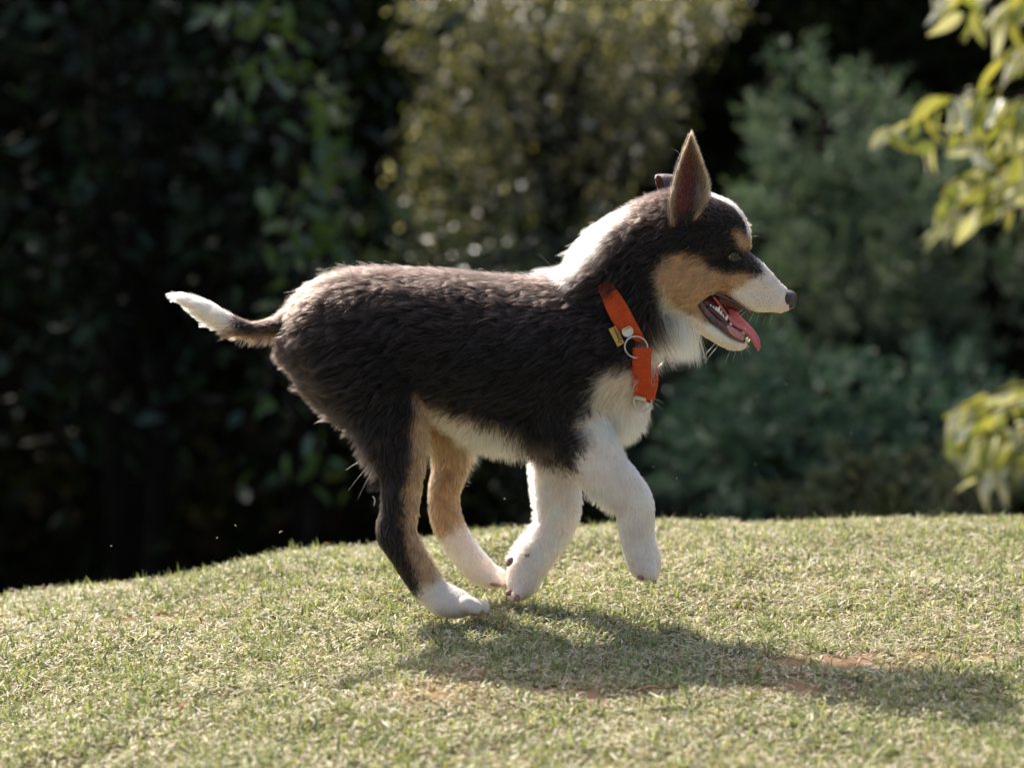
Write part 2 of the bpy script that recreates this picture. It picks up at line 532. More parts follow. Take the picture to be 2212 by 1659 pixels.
# one unit icosphere, repeated
_bm = bmesh.new(); bmesh.ops.create_icosphere(_bm, subdivisions=3, radius=1.0)
IV = np.array([v.co[:] for v in _bm.verts]); IF = np.array([[v.index for v in f.verts] for f in _bm.faces]); _bm.free()


def spheres_mesh(sph):
    n = len(sph)
    v = IV[None] * np.stack([sph[:, 3], sph[:, 3] * sph[:, 4], sph[:, 3]], -1)[:, None] + sph[:, None, :3]
    f = IF[None] + (np.arange(n) * len(IV))[:, None, None]
    return v.reshape(-1, 3), f.reshape(-1, 3)


dog = empty("dog", (0.0, 0.0, 0.0))
tag(dog, "running black, white and tan puppy with open mouth, one ear up and an orange collar", "dog")

v_, f_ = spheres_mesh(SPH)
tmp = mesh_obj("body_draft", v_, f_, None)
rm = tmp.modifiers.new("r", 'REMESH'); rm.mode = 'VOXEL'; rm.voxel_size = 0.0021; rm.adaptivity = 0
sm = tmp.modifiers.new("s", 'SMOOTH'); sm.factor = 0.5; sm.iterations = 2
dg = bpy.context.evaluated_depsgraph_get()
body_me = bpy.data.meshes.new_from_object(tmp.evaluated_get(dg))
bpy.data.objects.remove(tmp)
body_me.name = "body"
nv = len(body_me.vertices)
BV = np.empty(nv * 3, np.float32); body_me.vertices.foreach_get("co", BV); BV = BV.reshape(-1, 3).astype(float)
BN = np.empty(nv * 3, np.float32); body_me.vertices.foreach_get("normal", BN); BN = BN.reshape(-1, 3).astype(float)
print("body verts", nv)

# per-vertex blend of the chains' flow, fur length and lift
names = [c["name"] for c in CH]
FLOW = np.array([[c["flow"][0], 0.0, -c["flow"][1]] for c in CH]); FLOW /= np.linalg.norm(FLOW, axis=1)[:, None]
FUR = np.array([c["fur"] for c in CH]) * 1e-3
LIFT = np.array([c["lift"] for c in CH])
v_flow = np.zeros((nv, 3)); v_fur = np.zeros(nv); v_lift = np.zeros(nv); v_own = np.zeros(nv, int)
for a in range(0, nv, 6000):
    p = BV[a:a + 6000]
    d = p[:, None, :] - SPH[None, :, :3]
    d[:, :, 1] /= SPH[None, :, 4]
    dist = np.sqrt((d ** 2).sum(-1)) - SPH[None, :, 3]
    v_own[a:a + 6000] = OWN[dist.argmin(1)]
    w = np.exp(-np.clip(dist + 0.004, 0, None) / 0.0045) + 1e-12
    m = np.zeros((len(p), len(CH)))
    for ci in range(len(CH)):
        m[:, ci] = w[:, OWN == ci].max(1)
    m /= m.sum(1)[:, None]
    v_flow[a:a + 6000] = m @ FLOW; v_fur[a:a + 6000] = m @ FUR; v_lift[a:a + 6000] = m @ LIFT


# ---- coat pattern, in the dog's own side view
def poly_in(u, v, pts):
    r = np.zeros(len(u), bool)
    n = len(pts)
    for i in range(n):
        x1, y1 = pts[i]; x2, y2 = pts[(i + 1) % n]
        c = ((y1 > v) != (y2 > v))
        with np.errstate(divide='ignore', invalid='ignore'):
            xi = (x2 - x1) * (v - y1) / (y2 - y1 + 1e-9) + x1
        r ^= c & (u < xi)
    return r


BLACK, WHITE, TAN, CREAM, BROWN, PINK = 0, 1, 2, 3, 4, 5
PAL = np.array([[.0085, .0062, .0055], [.90, .815, .70], [.47, .30, .155], [.76, .65, .49], [.085, .052, .038], [.62, .34, .27]])
POLY = [
    (CREAM, "body", [(905, 853), (930, 872), (960, 884), (1032, 906), (1095, 926), (1128, 944), (1132, 977), (1178, 1000), (1237, 1021), (1240, 1100), (905, 1060)]),
    (CREAM, "body", [(1290, 812), (1318, 797), (1350, 792), (1400, 795), (1520, 760), (1520, 960), (1285, 965), (1275, 945), (1240, 922), (1272, 881), (1284, 845)]),
    (WHITE, "neckridge", [(1355, 435), (1380, 456), (1356, 486), (1325, 520), (1292, 556), (1264, 584), (1250, 606), (1230, 608), (1190, 608), (1150, 604), (1140, 560), (1260, 470)]),
    (WHITE, "head", [(1428, 640), (1460, 642), (1483, 678), (1512, 688), (1540, 700), (1640, 700), (1640, 790), (1500, 790), (1395, 790), (1385, 755), (1412, 722), (1428, 690), (1432, 660)]),
    (TAN, "head", [(1428, 561), (1450, 549), (1475, 546), (1500, 552), (1524, 553), (1528, 575), (1558, 591), (1607, 592), (1636, 594), (1612, 620), (1585, 632), (1560, 645), (1520, 700), (1505, 688), (1473, 668), (1442, 649), (1414, 627), (1416, 600)]),
    (WHITE, "head", [(1634, 545), (1646, 577), (1652, 592), (1628, 604), (1604, 618), (1575, 634), (1566, 650), (1600, 700), (1780, 720), (1780, 560)]),
    (WHITE, "blaze", [(1522, 392), (1538, 430), (1560, 447), (1580, 466), (1596, 488), (1606, 505), (1622, 520), (1670, 520), (1640, 430), (1580, 380)]),
    (TAN, "head", [(1582, 496), (1598, 499), (1612, 508), (1626, 512), (1640, 516), (1632, 532), (1612, 546), (1597, 533)]),
    (WHITE, "foreleg", [(1237, 1020), (1247, 987), (1272, 947), (1274, 930), (1300, 900), (1600, 900), (1600, 1400), (1000, 1400), (1000, 985), (1180, 1000)]),
    (TAN, "hind_near", [(903, 800), (1000, 800), (1000, 1240), (955, 1250), (925, 1290), (905, 1262), (880, 1180), (869, 1120), (873, 1070), (884, 1010), (889, 950), (893, 900)]),
    (WHITE, "hind_near", [(898, 1282), (925, 1262), (955, 1243), (1200, 1200), (1200, 1400), (850, 1400)]),
    (TAN, "hind_far", [(900, 800), (1100, 800), (1100, 1170), (850, 1170), (925, 1100)]),
    (WHITE, "hind_far", [(800, 1172), (950, 1160), (1000, 1135), (1200, 1120), (1200, 1400), (800, 1400)]),
    (WHITE, "tail", [(300, 560), (500, 560), (505, 700), (480, 745), (300, 800)]),
]
n_edge, n_edge2, n_tone, n_tone2 = Noise(45, 31), Noise(150, 32), Noise(22, 33), Noise(90, 34)


def group_of(own):
    nm = names[own]
    if nm.startswith("hind_near"): return "hind_near"
    if nm.startswith("hind_far"): return "hind_far"
    if nm.startswith("fore_"): return "foreleg"
    if nm == "tail": return "tail"
    if nm in ("skull", "brow", "brow_far", "cheek", "cheek_far", "muzzle", "lip", "lip_far", "jaw"): return "head"
    return "body"


GRP = np.array([group_of(i) for i in range(len(CH))])
HIND = np.array([g.startswith("hind") for g in GRP])


def coat(p, own, fuzz=1.0, jitter=None):
    """base colour of the coat at points p whose nearest chain is own"""
    u, v = side_uv(p)
    # the legs stand left or right of the middle plane: undo the perspective shift of where their polygons were read
    up, vp = proj(p)
    g = GRP[own]
    leg = np.isin(g, ["hind_near", "hind_far", "foreleg"])
    u = np.where(leg, up, u); v = np.where(leg, vp, v)
    up_n, vp_n = proj(np.stack([p[:, 0], -np.abs(p[:, 1]), p[:, 2]], -1))
    head = (g == "head")
    u = np.where(leg, u, up_n); v = np.where(leg, v, vp_n)
    e = fuzz * (1.2 * n_edge(p) + .5 * n_edge2(p))
    e2 = fuzz * (1.2 * n_edge(p + 5.3) + .5 * n_edge2(p + 2.1))
    if jitter is not None:
        e = e + jitter[:, 0]; e2 = e2 + jitter[:, 1]
    sc = np.where(head, .55, 1.0)
    u = u + e * sc; v = v + e2 * sc
    lab = np.full(len(p), BLACK)
    for colr, where, pts in POLY:
        if where == "neckridge":
            ok = (g == "body") | (g == "head")
            ok &= np.abs(p[:, 1]) < 0.030
        elif where == "blaze":
            ok = head & (np.abs(p[:, 1]) < 0.013)
        elif where == "body":
            ok = (g == "body") | (g == "foreleg") | (g == "hind_far") & (v < 1000)
        elif where == "head":
            ok = head | (g == "body")
        elif where == "foreleg":
            ok = g == "foreleg"
            ok |= (g == "body") & (u > 1237)
        else:
            ok = g == where
        m = ok & poly_in(u, v, pts)
        lab[m] = colr
    # inner hind far thigh and belly blend
    c = PAL[lab]
    t = n_tone(p)[:, None]; t2 = n_tone2(p)[:, None]
    c = c * (1 + 0.05 * t + 0.03 * t2)
    # tan areas run darker and redder in streaks
    tanm = (lab == TAN)[:, None]
    c = np.where(tanm, c * (1 + 0.07 * t2) * np.array([1, .97 + 0 * t[0, 0], .95]), c)
    # tan of the hind leg is paler towards the inside front
    return np.clip(c, 0.004, .9), lab


body_col, body_lab = coat(BV, v_own)
body_col = body_col * 0
for _k in range(8):
    body_col += coat(BV, v_own, 1.0, rng.normal(0, 1, (nv, 2)) * 9)[0] / 8
bc = np.ones((nv, 4), np.float32)
skin = body_col.copy()
skin = skin * np.array([.86, .76, .72])
bc[:, :3] = skin
ca = body_me.color_attributes.new("col", 'FLOAT_COLOR', 'POINT'); ca.data.foreach_set("color", bc.ravel())
body_me.polygons.foreach_set("use_smooth", np.ones(len(body_me.polygons), bool))
skin_mat = principled("dog_skin", (0.3, .2, .15), 0.75, attr="col", spec=0.2)
body_me.materials.clear(); body_me.materials.append(skin_mat)
body = bpy.data.objects.new("body", body_me)
link(body, dog)

# ---- eyes, nose, mouth -------------------------------------------------
wet_dark = principled("dark_wet_skin", (0.022, 0.015, 0.016), 0.28, spec=0.6, bump=(1500, .25))
lip_dark = principled("dark_lip", (0.060, 0.030, 0.030), 0.30, spec=0.6, noise=(220, (0.16, 0.075, 0.075), .8), bump=(900, .3))
gum_pink = principled("pink_gum", (0.52, 0.22, 0.21), 0.25, spec=0.6, noise=(260, (0.38, 0.16, 0.17), .8), sub=.3)
mouth_red = principled("mouth_lining", (0.105, 0.018, 0.014), 0.35, spec=0.5, noise=(120, (0.05, 0.008, 0.008), .8))
tongue_red = principled("tongue", (0.62, 0.13, 0.12), 0.33, spec=0.5, noise=(500, (0.48, 0.075, 0.08), .7), sub=.5, bump=(1600, .5))
tooth_white = principled("tooth", (0.78, 0.71, 0.55), 0.25, spec=0.6)
eye_white = principled("eye_white", (0.40, 0.35, 0.30), 0.2, spec=0.3)
iris_mat = principled("iris", (0.055, 0.055, 0.032), 0.12, spec=0.3, noise=(900, (0.06, 0.06, 0.035), .8))
pupil_mat = principled("pupil", (0.004, 0.004, 0.004), 0.12, spec=0.5)
pad_mat = principled("paw_pad", (0.42, 0.22, 0.17), 0.7, spec=0.3, noise=(300, (0.22, 0.10, 0.07), .9), bump=(900, .6))
ear_skin = principled("ear_inside", (0.070, 0.026, 0.022), 0.6, spec=0.15, noise=(90, (0.035, .014, .012), .8), sub=.2)


def ellipsoid(name, c, r, mat, parent, rot=None, seg=24, col=None):
    bm = bmesh.new()
    bmesh.ops.create_uvsphere(bm, u_segments=seg, v_segments=seg // 2 + 2, radius=1.0)
    M = Matrix.Translation(c) @ (rot or Matrix.Identity(4)) @ Matrix.Diagonal((*r, 1))
    bmesh.ops.transform(bm, matrix=M, verts=bm.verts)
    return bm_obj(name, bm, mat, parent)


def tube(name, pts, rad, mat, parent, sides=10, flat=1.0, flat_dir=None, add_to=None):
    """tapered tube through world points"""
    pts = [Vector(p) for p in pts]
    rad = list(rad) if hasattr(rad, "__len__") else [rad] * len(pts)
    bm = add_to if add_to is not None else bmesh.new()
    rings = []
    up = Vector((0, 1, 0))
    for i, p in enumerate(pts):
        t = (pts[min(i + 1, len(pts) - 1)] - pts[max(i - 1, 0)]).normalized()
        a = (flat_dir or up)
        a = (a - t * a.dot(t)).normalized()
        b = t.cross(a)
        rings.append([bm.verts.new(p + (a * math.cos(2 * math.pi * k / sides) * flat + b * math.sin(2 * math.pi * k / sides)) * rad[i]) for k in range(sides)])
    for r0, r1 in zip(rings, rings[1:]):
        for k in range(sides):
            bm.faces.new((r0[k], r0[(k + 1) % sides], r1[(k + 1) % sides], r1[k]))
    bm.faces.new(rings[0][::-1]); bm.faces.new(rings[-1])
    if add_to is not None: return None
    bm.normal_update()
    return bm_obj(name, bm, mat, parent)


def spline(pts, n):
    """Catmull-Rom through tuples, n points per span"""
    pts = [np.array(p, float) for p in pts]
    out = []
    for i in range(len(pts) - 1):
        a = pts[max(i - 1, 0)]; b = pts[i]; c = pts[i + 1]; d = pts[min(i + 2, len(pts) - 1)]
        for k in range(n): out.append(cr(a, b, c, d, k / n))
    out.append(pts[-1])
    return out


from mathutils.bvhtree import BVHTree
_bm = bmesh.new(); _bm.from_mesh(body_me); BVH = BVHTree.FromBMesh(_bm); _bm.free()


def on_body(U, V, off=0.0, far=False):
    """the point of the dog's skin seen at U, V, moved outwards by off"""
    o = Vector((0, -CAM_D, CAM_H)); d = (P(U, V, 0) - o).normalized()
    if far:
        o = o + d * 4.0; d = -d
    hit, n, i, dist = BVH.ray_cast(o, d)
    if hit is None:
        return P(U, V, 0), Vector((0, -1, 0))
    return hit + n * off, n


# eyes
eye_holes = []
for sgn in (-1, 1):
    hit, nrm = on_body(1585, 552)
    ex, ey, ez = hit.x, abs(hit.y), hit.z
    R = 0.0080
    c = Vector((ex - .0008, sgn * (ey - R * 0.72), ez))
    eye_holes.append(np.array([ex, sgn * ey, ez]))
    e = ellipsoid("eye", c, (R, R, R), eye_white, dog)
    look = Vector((0.34, sgn * 0.94, -0.05)).normalized()
    rot = look.to_track_quat('Z', 'Y').to_matrix().to_4x4()
    ellipsoid("iris", c + look * R * .605, (R * .70, R * .70, R * .44), iris_mat, e, rot)
    ellipsoid("pupil", c + look * R * .80, (R * .38, R * .38, R * .295), pupil_mat, e, rot)
    # eyelids: two dark bands over the ball
    for upper in (True, False):
        bm = bmesh.new()
        k = 13
        rows = []
        for j in range(5):
            row = []
            for i in range(k):
                t = i / (k - 1)
                ang = math.pi * t
                # almond opening: half width .9R, half height
                ox = -math.cos(ang) * R * 0.98
                hh = (0.42 if upper else -0.38) * math.sin(ang) ** 0.9
                oz = R * (hh + (0.09 - 0.14 * t))
                grow = 1 + 0.0 * j
                oz2 = oz + (R * 0.26 * j * (1 if upper else -1)) * (0.35 + math.sin(ang) * .65)
                ox2 = ox * (1 + 0.06 * j)
                rr = R * (1.07 - 0.012 * j)
                q = rr * rr - ox2 * ox2 * .86 - oz2 * oz2 * .86
                oy = math.sqrt(max(q, (R * .12) ** 2))
                row.append(bm.verts.new(c + Vector((ox2, sgn * oy, oz2))))
            rows.append(row)
        for r0, r1 in zip(rows, rows[1:]):
            for i in range(k - 1):
                bm.faces.new((r0[i], r0[i + 1], r1[i + 1], r1[i]))
        lid = bm_obj("eyelid", bm, wet_dark, e)
        so = lid.modifiers.new("t", 'SOLIDIFY'); so.thickness = 0.0006; so.offset = 0

# nose: a rounded block with nostrils, built as a deformed sphere
def build_nose():
    bm = bmesh.new()
    bmesh.ops.create_uvsphere(bm, u_segments=48, v_segments=32, radius=1.0)
    c = P(1702, 648, 0)
    ax = Vector((math.cos(math.radians(-8)), 0, math.sin(math.radians(-8))))
    cols = []
    layer = bm.loops.layers
    for v in bm.verts:
        x, y, z = v.co
        # boxier front, flat top
        x2 = math.copysign(abs(x) ** .8, x); z2 = math.copysign(abs(z) ** .85, z)
        w = 1.0 - .25 * max(0, -z)                  # narrower below
        q = Vector((x2 * .0100, y * .0110 * w, z2 * .0108))
        # nostril hollows on both sides of the front
        for s in (-1, 1):
            d = Vector((x - .62, y - s * .52, z + .05))
            d.x *= .8; d.z *= .9
            f = math.exp(-(d.length / .30) ** 2)
            q -= Vector((x, y * .8, z * .4)).normalized() * f * .0034
            d = Vector((x - .25, y - s * .85, z + .28)); f = math.exp(-(d.length / .22) ** 2)
            q -= Vector((0, y, 0)).normalized() * f * .0022
        # middle groove
        f = math.exp(-(y / .10) ** 2) * max(0, x)
        q.x -= f * .0010
        v.co = c + ax * q.x + Vector((0, q.y, 0)) + Vector((-ax.z, 0, ax.x)) * q.z
    return bm_obj("nose", bm, nose_mat, dog)


nose_mat = principled("nose_leather", (0.022, 0.016, 0.017), 0.34, spec=0.5, noise=(110, (0.20, 0.12, 0.12), .35), bump=(1800, .6))
build_nose()
for sgn in (-1, 1):
    nc = P(1706, 652, 0)
    ellipsoid("nostril", nc + Vector((-.0006, sgn * .0062, .0002)), (.0021, .0016, .0024), pupil_mat, dog, Matrix.Rotation(.5, 4, 'Y'), seg=12)

# tongue: cupped strip hanging over the far lip side
def build_tongue():
    near = [(1541, 640), (1556, 660), (1571, 684), (1587, 703), (1604, 710), (1618, 722), (1629, 738), (1640, 753)]
    far = [(1548, 636), (1566, 650), (1584, 664), (1598, 682), (1616, 700), (1631, 717), (1641, 735), (1643, 750)]
    hw = [18, 20, 21, 22, 22, 19, 13, 2]
    A = spline([(a[0], a[1], b[0], b[1], h) for a, b, h in zip(near, far, hw)], 4)
    bm = bmesh.new()
    rows = []
    m = 9
    for r in A:
        row = []
        for j in range(m):
            t = j / (m - 1)
            y = (-r[4] + 2 * r[4] * t - 4) * S
            U = r[0] * (1 - t) + r[2] * t; V = r[1] * (1 - t) + r[3] * t
            cup = math.sin(math.pi * t) * 7
            row.append(bm.verts.new(P(U - cup * .35, V + cup, y)))
        rows.append(row)
    for r0, r1 in zip(rows, rows[1:]):
        for j in range(m - 1):
            bm.faces.new((r0[j], r1[j], r1[j + 1], r0[j + 1]))
    o = bm_obj("tongue", bm, tongue_red, dog)
    so = o.modifiers.new("t", 'SOLIDIFY'); so.thickness = 0.0028; so.offset = 0
    ss = o.modifiers.new("s", 'SUBSURF'); ss.levels = 1; ss.render_levels = 1
    return o


build_tongue()

# lining of the mouth between the jaws (roof, cheek and floor), one closed shape
def build_lining():
    sph = []
    for U, V, Y, r, l in [(1520, 655, 0, 20, 1.5), (1530, 664, 0, 23, 1.3), (1545, 672, 0, 24, 1.1), (1556, 684, 0, 22, 1.1), (1568, 698, 0, 18, 1.2), (1582, 712, 0, 13, 1.4), (1596, 726, 0, 10, 1.3),
                          (1560, 645, 4, 20, .9), (1578, 655, 6, 14, .8), (1592, 664, 6, 10, .8)]:
        c = P(U, V, Y * S); sph.append((c.x, c.y, c.z, r * S, l))
    v, f = spheres_mesh(np.array(sph))
    o = mesh_obj("mouth_lining", v, f, mouth_red, dog)
    r = o.modifiers.new("r", 'REMESH'); r.mode = 'VOXEL'; r.voxel_size = .0012
    s = o.modifiers.new("s", 'SMOOTH'); s.iterations = 4
    for p in o.data.polygons: p.use_smooth = True


build_lining()

for sgn in (-1, 1):
    # lower lip and gum along the jaw's edge
    path = [(1516, 642, 34), (1514, 655, 37), (1526, 674, 37), (1544, 692, 35), (1562, 707, 32), (1578, 722, 28), (1594, 731, 22), (1608, 738, 12)]
    pts = spline([(u, v, y) for u, v, y in path], 4)
    n = len(pts)
    tube("lower_lip", [P(u, v, sgn * y * S) for u, v, y in pts], [S * (5.0 + 2.2 * math.sin(math.pi * i / n)) for i in range(n)], lip_dark, dog, flat=.62)
    gp = spline([(1568, 704, 27), (1580, 715, 25), (1592, 723, 20), (1603, 731, 13)], 4)
    tube("gum", [P(u, v, sgn * y * S) for u, v, y in gp], [S * (7.5 + 2.5 * math.sin(math.pi * i / len(gp))) for i in range(len(gp))], gum_pink, dog)
    gb = spline([(1528, 664, 30), (1545, 676, 30), (1562, 694, 29), (1574, 708, 26)], 4)
    tube("gum", [P(u, v, sgn * y * S) for u, v, y in gb], [S * 6.5] * len(gb), gum_pink if False else mouth_red, dog)
    # upper lip edge, dark
    up_ = spline([(1515, 645, 34), (1524, 636, 34), (1540, 634, 33), (1560, 640, 30), (1582, 651, 28), (1602, 663, 26), (1622, 675, 24)], 4)
    tube("upper_lip", [P(u, v, sgn * y * S) for u, v, y in up_], [S * (3.8 - 1.9 * i / len(up_)) for i in range(len(up_))], lip_dark, dog)

# teeth
def tooth(U, V, y, w, h, du=.25, side=-1):
    bm = bmesh.new()
    base = P(U, V, y * S); tip = P(U + du * h, V - h, y * S)
    ax = (tip - base)
    t = ax.normalized(); a = Vector((1, 0, 0)); a = (a - t * a.dot(t)).normalized(); b = t.cross(a)
    rings = []
    prof = [(-.25, .9), (0, 1), (.3, .95), (.6, .66), (.85, .30), (.97, .10)]
    for s, r in prof:
        q = base + ax * s + a * (s * s * h * S * .12)
        rings.append([bm.verts.new(q + (a * math.cos(k * math.pi / 4) * w + b * math.sin(k * math.pi / 4) * w * .6) * r * S * .5) for k in range(8)])
    for r0, r1 in zip(rings, rings[1:]):
        for k in range(8): bm.faces.new((r0[k], r0[(k + 1) % 8], r1[(k + 1) % 8], r1[k]))
    bm.faces.new(rings[-1]); bm.faces.new(rings[0][::-1])
    bm.normal_update()
    return bm_obj("tooth", bm, tooth_white, dog)


for sgn in (-1, 1):
    for U, V, w, h, du in [(1534, 664, 5, 6, .1), (1540, 668, 5, 6, .1), (1545, 673, 8, 9, .2), (1550, 675, 7, 12, .25), (1555, 680, 6, 8, .4), (1561, 686, 6, 7, -.1), (1567, 691, 7, 9, .4),
                           (1578, 701, 6, 7, .3), (1603, 726, 7, 15, .35), (1612, 735, 5, 6, .6), (1617, 738, 4, 5, .6)]:
        yy = 31 - max(0, U - 1555) * .36
        tooth(U, V, sgn * yy, w * 1.25, h * 1.25, du)

# ---- ears ---------------------------------------------------------------
EARS = []


def build_ear_near():
    left = [(1450, 494), (1445, 440), (1452, 398), (1466, 350), (1480, 315), (1489, 293)]
    right = [(1504, 478), (1526, 436), (1529, 400), (1517, 358), (1504, 322), (1491, 292)]
    depth = [88, 88, 68, 48, 37, 32]           # how far towards the camera the rims stand
    hollow = [22, 28, 26, 17, 8, 1]
    A = spline([(*l, *r, d, h) for l, r, d, h in zip(left, right, depth, hollow)], 5)
    m = 13
    V_, F_ = [], []
    for r in A:
        for j in range(m):
            t = j / (m - 1)
            U = r[0] * (1 - t) + r[2] * t; Vv = r[1] * (1 - t) + r[3] * t
            y = -(r[4] - r[5] * math.sin(math.pi * t) ** .8 - 6 * (t - .5)) * S
            V_.append(P(U, Vv + 2 * math.sin(math.pi * t), y)[:])
    n = len(A)
    for i in range(n - 1):
        for j in range(m - 1):
            a = i * m + j
            F_.append((a, a + m, a + m + 1, a + 1))
    return np.array(V_), np.array(F_), n, m


def build_ear_far():
    # stands up from the far side of the skull and flops over backwards at the top
    cen = [(1470, 465, 40), (1464, 430, 44), (1456, 402, 48), (1446, 384, 50), (1434, 380, 50), (1428, 390, 50), (1428, 412, 50)]
    hw = [36, 36, 34, 30, 24, 16, 5]
    A = spline([(*c, h) for c, h in zip(cen, hw)], 4)
    m = 9
    V_, F_ = [], []
    for i, r in enumerate(A):
        for j in range(m):
            t = j / (m - 1) - .5
            V_.append(P(r[0] + 24 * t * 2 * r[3] / 36, r[1] + 3 * abs(t), (r[2] + 2 * r[3] * t * .75) * S)[:])
    for i in range(len(A) - 1):
        for j in range(m - 1):
            a = i * m + j
            F_.append((a, a + 1, a + m + 1, a + m))
    return np.array(V_), np.array(F_), len(A), m


for side_name, (V_, F_, n_, m_) in (("near", build_ear_near()), ("far", build_ear_far())):
    o = mesh_obj("ear", V_, F_, ear_skin, dog)
    o["label"] = "upright pointed ear" if side_name == "near" else "ear folded over at the tip"
    so = o.modifiers.new("t", 'SOLIDIFY'); so.thickness = 0.0017; so.offset = 0
    EARS.append((side_name, V_, F_, n_, m_))

_nt = ear_skin.node_tree
_tr = _nt.nodes.new("ShaderNodeBsdfTranslucent"); _tr.inputs["Color"].default_value = (0.42, 0.17, 0.09, 1)
_ms = _nt.nodes.new("ShaderNodeMixShader"); _ms.inputs[0].default_value = 0.25
_nt.links.new(_nt.nodes["Principled BSDF"].outputs[0], _ms.inputs[1]); _nt.links.new(_tr.outputs[0], _ms.inputs[2])
_nt.links.new(_ms.outputs[0], _nt.nodes["Material Output"].inputs["Surface"])

# ---- paw pads and whisker spots ------------------------------------------
def pad(U, V, y, ru, rv, rot=0, depth=.55):
    hit, n = on_body(U, V)
    c = P(U, V, 0)
    c = hit if hit is not None else c
    R_ = Matrix.Rotation(rot, 4, 'Y')
    ellipsoid("paw_pad", c, (ru * S, 7 * S, rv * S), pad_mat, dog, R_, seg=14)


pad(1101, 1213, 0, 7, 12, .5)
pad(1103, 1278, 0, 13, 7, -.6)
pad(1116, 1291, 0, 8, 8, 0)
pad(1385, 1247, 0, 9, 6, .2)
pad(1022, 1326, 0, 13, 3.5, .1)
pad(1070, 1262, 0, 13, 4, .1)
pad(1139, 1199, 0, 6, 4, 0)

claw_mat = principled("claw", (0.42, 0.30, 0.24), 0.35, spec=0.5)
for nm_, cdir in (("hind_near_toe", (1, .55)), ("hind_far_toe", (1, .6)), ("fore_far_toe", (-.5, 1)), ("fore_near_toe", (.35, 1))):
    for c in CH:
        if c["name"] != nm_: continue
        U, V, Y, r, l = c["nodes"][1]
        q = math.hypot(*cdir); a, b = cdir[0] / q, cdir[1] / q
        sc = (CAM_D + Y * S) / CAM_D
        tube("claw", [P(U + a * r * .75, V + b * r * .75 - 2, Y * S), P(U + a * (r + 3), V + b * (r + 3) - 1.5, Y * S), P(U + a * (r + 7), V + b * (r + 7) + 1.5, Y * S)], [S * 3.4 * sc, S * 2.6 * sc, S * .7], claw_mat, dog, sides=7)

# ------------------------------------------------------------------ fur
def hair_material():
    m = bpy.data.materials.new("fur")
    m.use_nodes = True
    nt = m.node_tree; nt.nodes.clear()
    out = nt.nodes.new("ShaderNodeOutputMaterial")
    h = nt.nodes.new("ShaderNodeBsdfHairPrincipled")
    h.parametrization = 'COLOR'
    a = nt.nodes.new("ShaderNodeAttribute"); a.attribute_name = "col"
    nt.links.new(a.outputs["Color"], h.inputs["Color"])
    h.inputs["Roughness"].default_value = 0.42
    h.inputs["Radial Roughness"].default_value = 0.55
    h.inputs["Random Roughness"].default_value = 0.2
    h.inputs["IOR"].default_value = 1.34
    nt.links.new(h.outputs[0], out.inputs["Surface"])
    return m


fur_mat = hair_material()


def curves_obj(name, pts, rad, col, mat, parent, tip=None):
    """pts (n,k,3), rad (n,k), col (n,3) at the root and, if given, tip (n,3) at the end"""
    n, k = pts.shape[:2]
    cu = bpy.data.hair_curves.new(name)
    cu.add_curves([k] * n)
    cu.points.foreach_set("position", pts.astype(np.float32).ravel())
    cu.points.foreach_set("radius", rad.astype(np.float32).ravel())
    at = cu.attributes.new("col", 'FLOAT_COLOR', 'POINT')
    tip = col if tip is None else tip
    t = (np.linspace(0, 1, k) ** 1.3)[None, :, None]
    c = np.ones((n, k, 4), np.float32); c[:, :, :3] = col[:, None] * (1 - t) + tip[:, None] * t
    at.data.foreach_set("color", c.ravel())
    cu.materials.append(mat)
    o = bpy.data.objects.new(name, cu)
    link(o, parent)
    if parent is not None: o.matrix_parent_inverse = parent_inv(parent)
    return o


nt_ = len(body_me.polygons)
body_me.calc_loop_triangles()
TR = np.empty(len(body_me.loop_triangles) * 3, np.int32); body_me.loop_triangles.foreach_get("vertices", TR); TR = TR.reshape(-1, 3)
A_, B_, C_ = BV[TR[:, 0]], BV[TR[:, 1]], BV[TR[:, 2]]
area = np.linalg.norm(np.cross(B_ - A_, C_ - A_), axis=1) / 2
tri_fur = v_fur[TR].mean(1)
dens = area * np.clip((0.010 / tri_fur), .75, 3.2) ** 0.9
print("dog area m2", area.sum())


def grow(N):
    t = rng.choice(len(TR), N, p=dens / dens.sum())
    r1 = np.sqrt(rng.random(N)); r2 = rng.random(N)
    w = np.stack([1 - r1, r1 * (1 - r2), r1 * r2], -1)
    tv = TR[t]
    root = (BV[tv] * w[..., None]).sum(1)
    nrm = (BN[tv] * w[..., None]).sum(1); nrm /= np.linalg.norm(nrm, axis=1)[:, None]
    flow = (v_flow[tv] * w[..., None]).sum(1)
    fur = (v_fur[tv] * w).sum(1); lift = (v_lift[tv] * w).sum(1)
    own = v_own[tv[np.arange(N), w.argmax(1)]]
    return root, nrm, flow, fur, lift, own


root, nrm, flow, fur, lift, own = grow(330000)
uu, vv = proj(root)
g = GRP[own]
nm_arr = np.array(names)[own]
# bare places: mouth, eyes, nose
keep = np.ones(len(root), bool)
for e in eye_holes:
    d = root - e
    q = (d[:, 0] / .0088) ** 2 + (d[:, 2] / .0064) ** 2
    keep &= ~((q < 1) & (np.abs(d[:, 1]) < .012))
keep &= ~((uu > 1695) & (g == "head") & (vv > 628))
mouth = poly_in(uu, vv, [(1512, 645), (1520, 630), (1545, 630), (1575, 641), (1602, 658), (1622, 672), (1660, 690), (1660, 742), (1612, 738), (1600, 736), (1580, 724), (1560, 708), (1540, 692), (1520, 672)])
keep &= ~(mouth & (g == "head"))
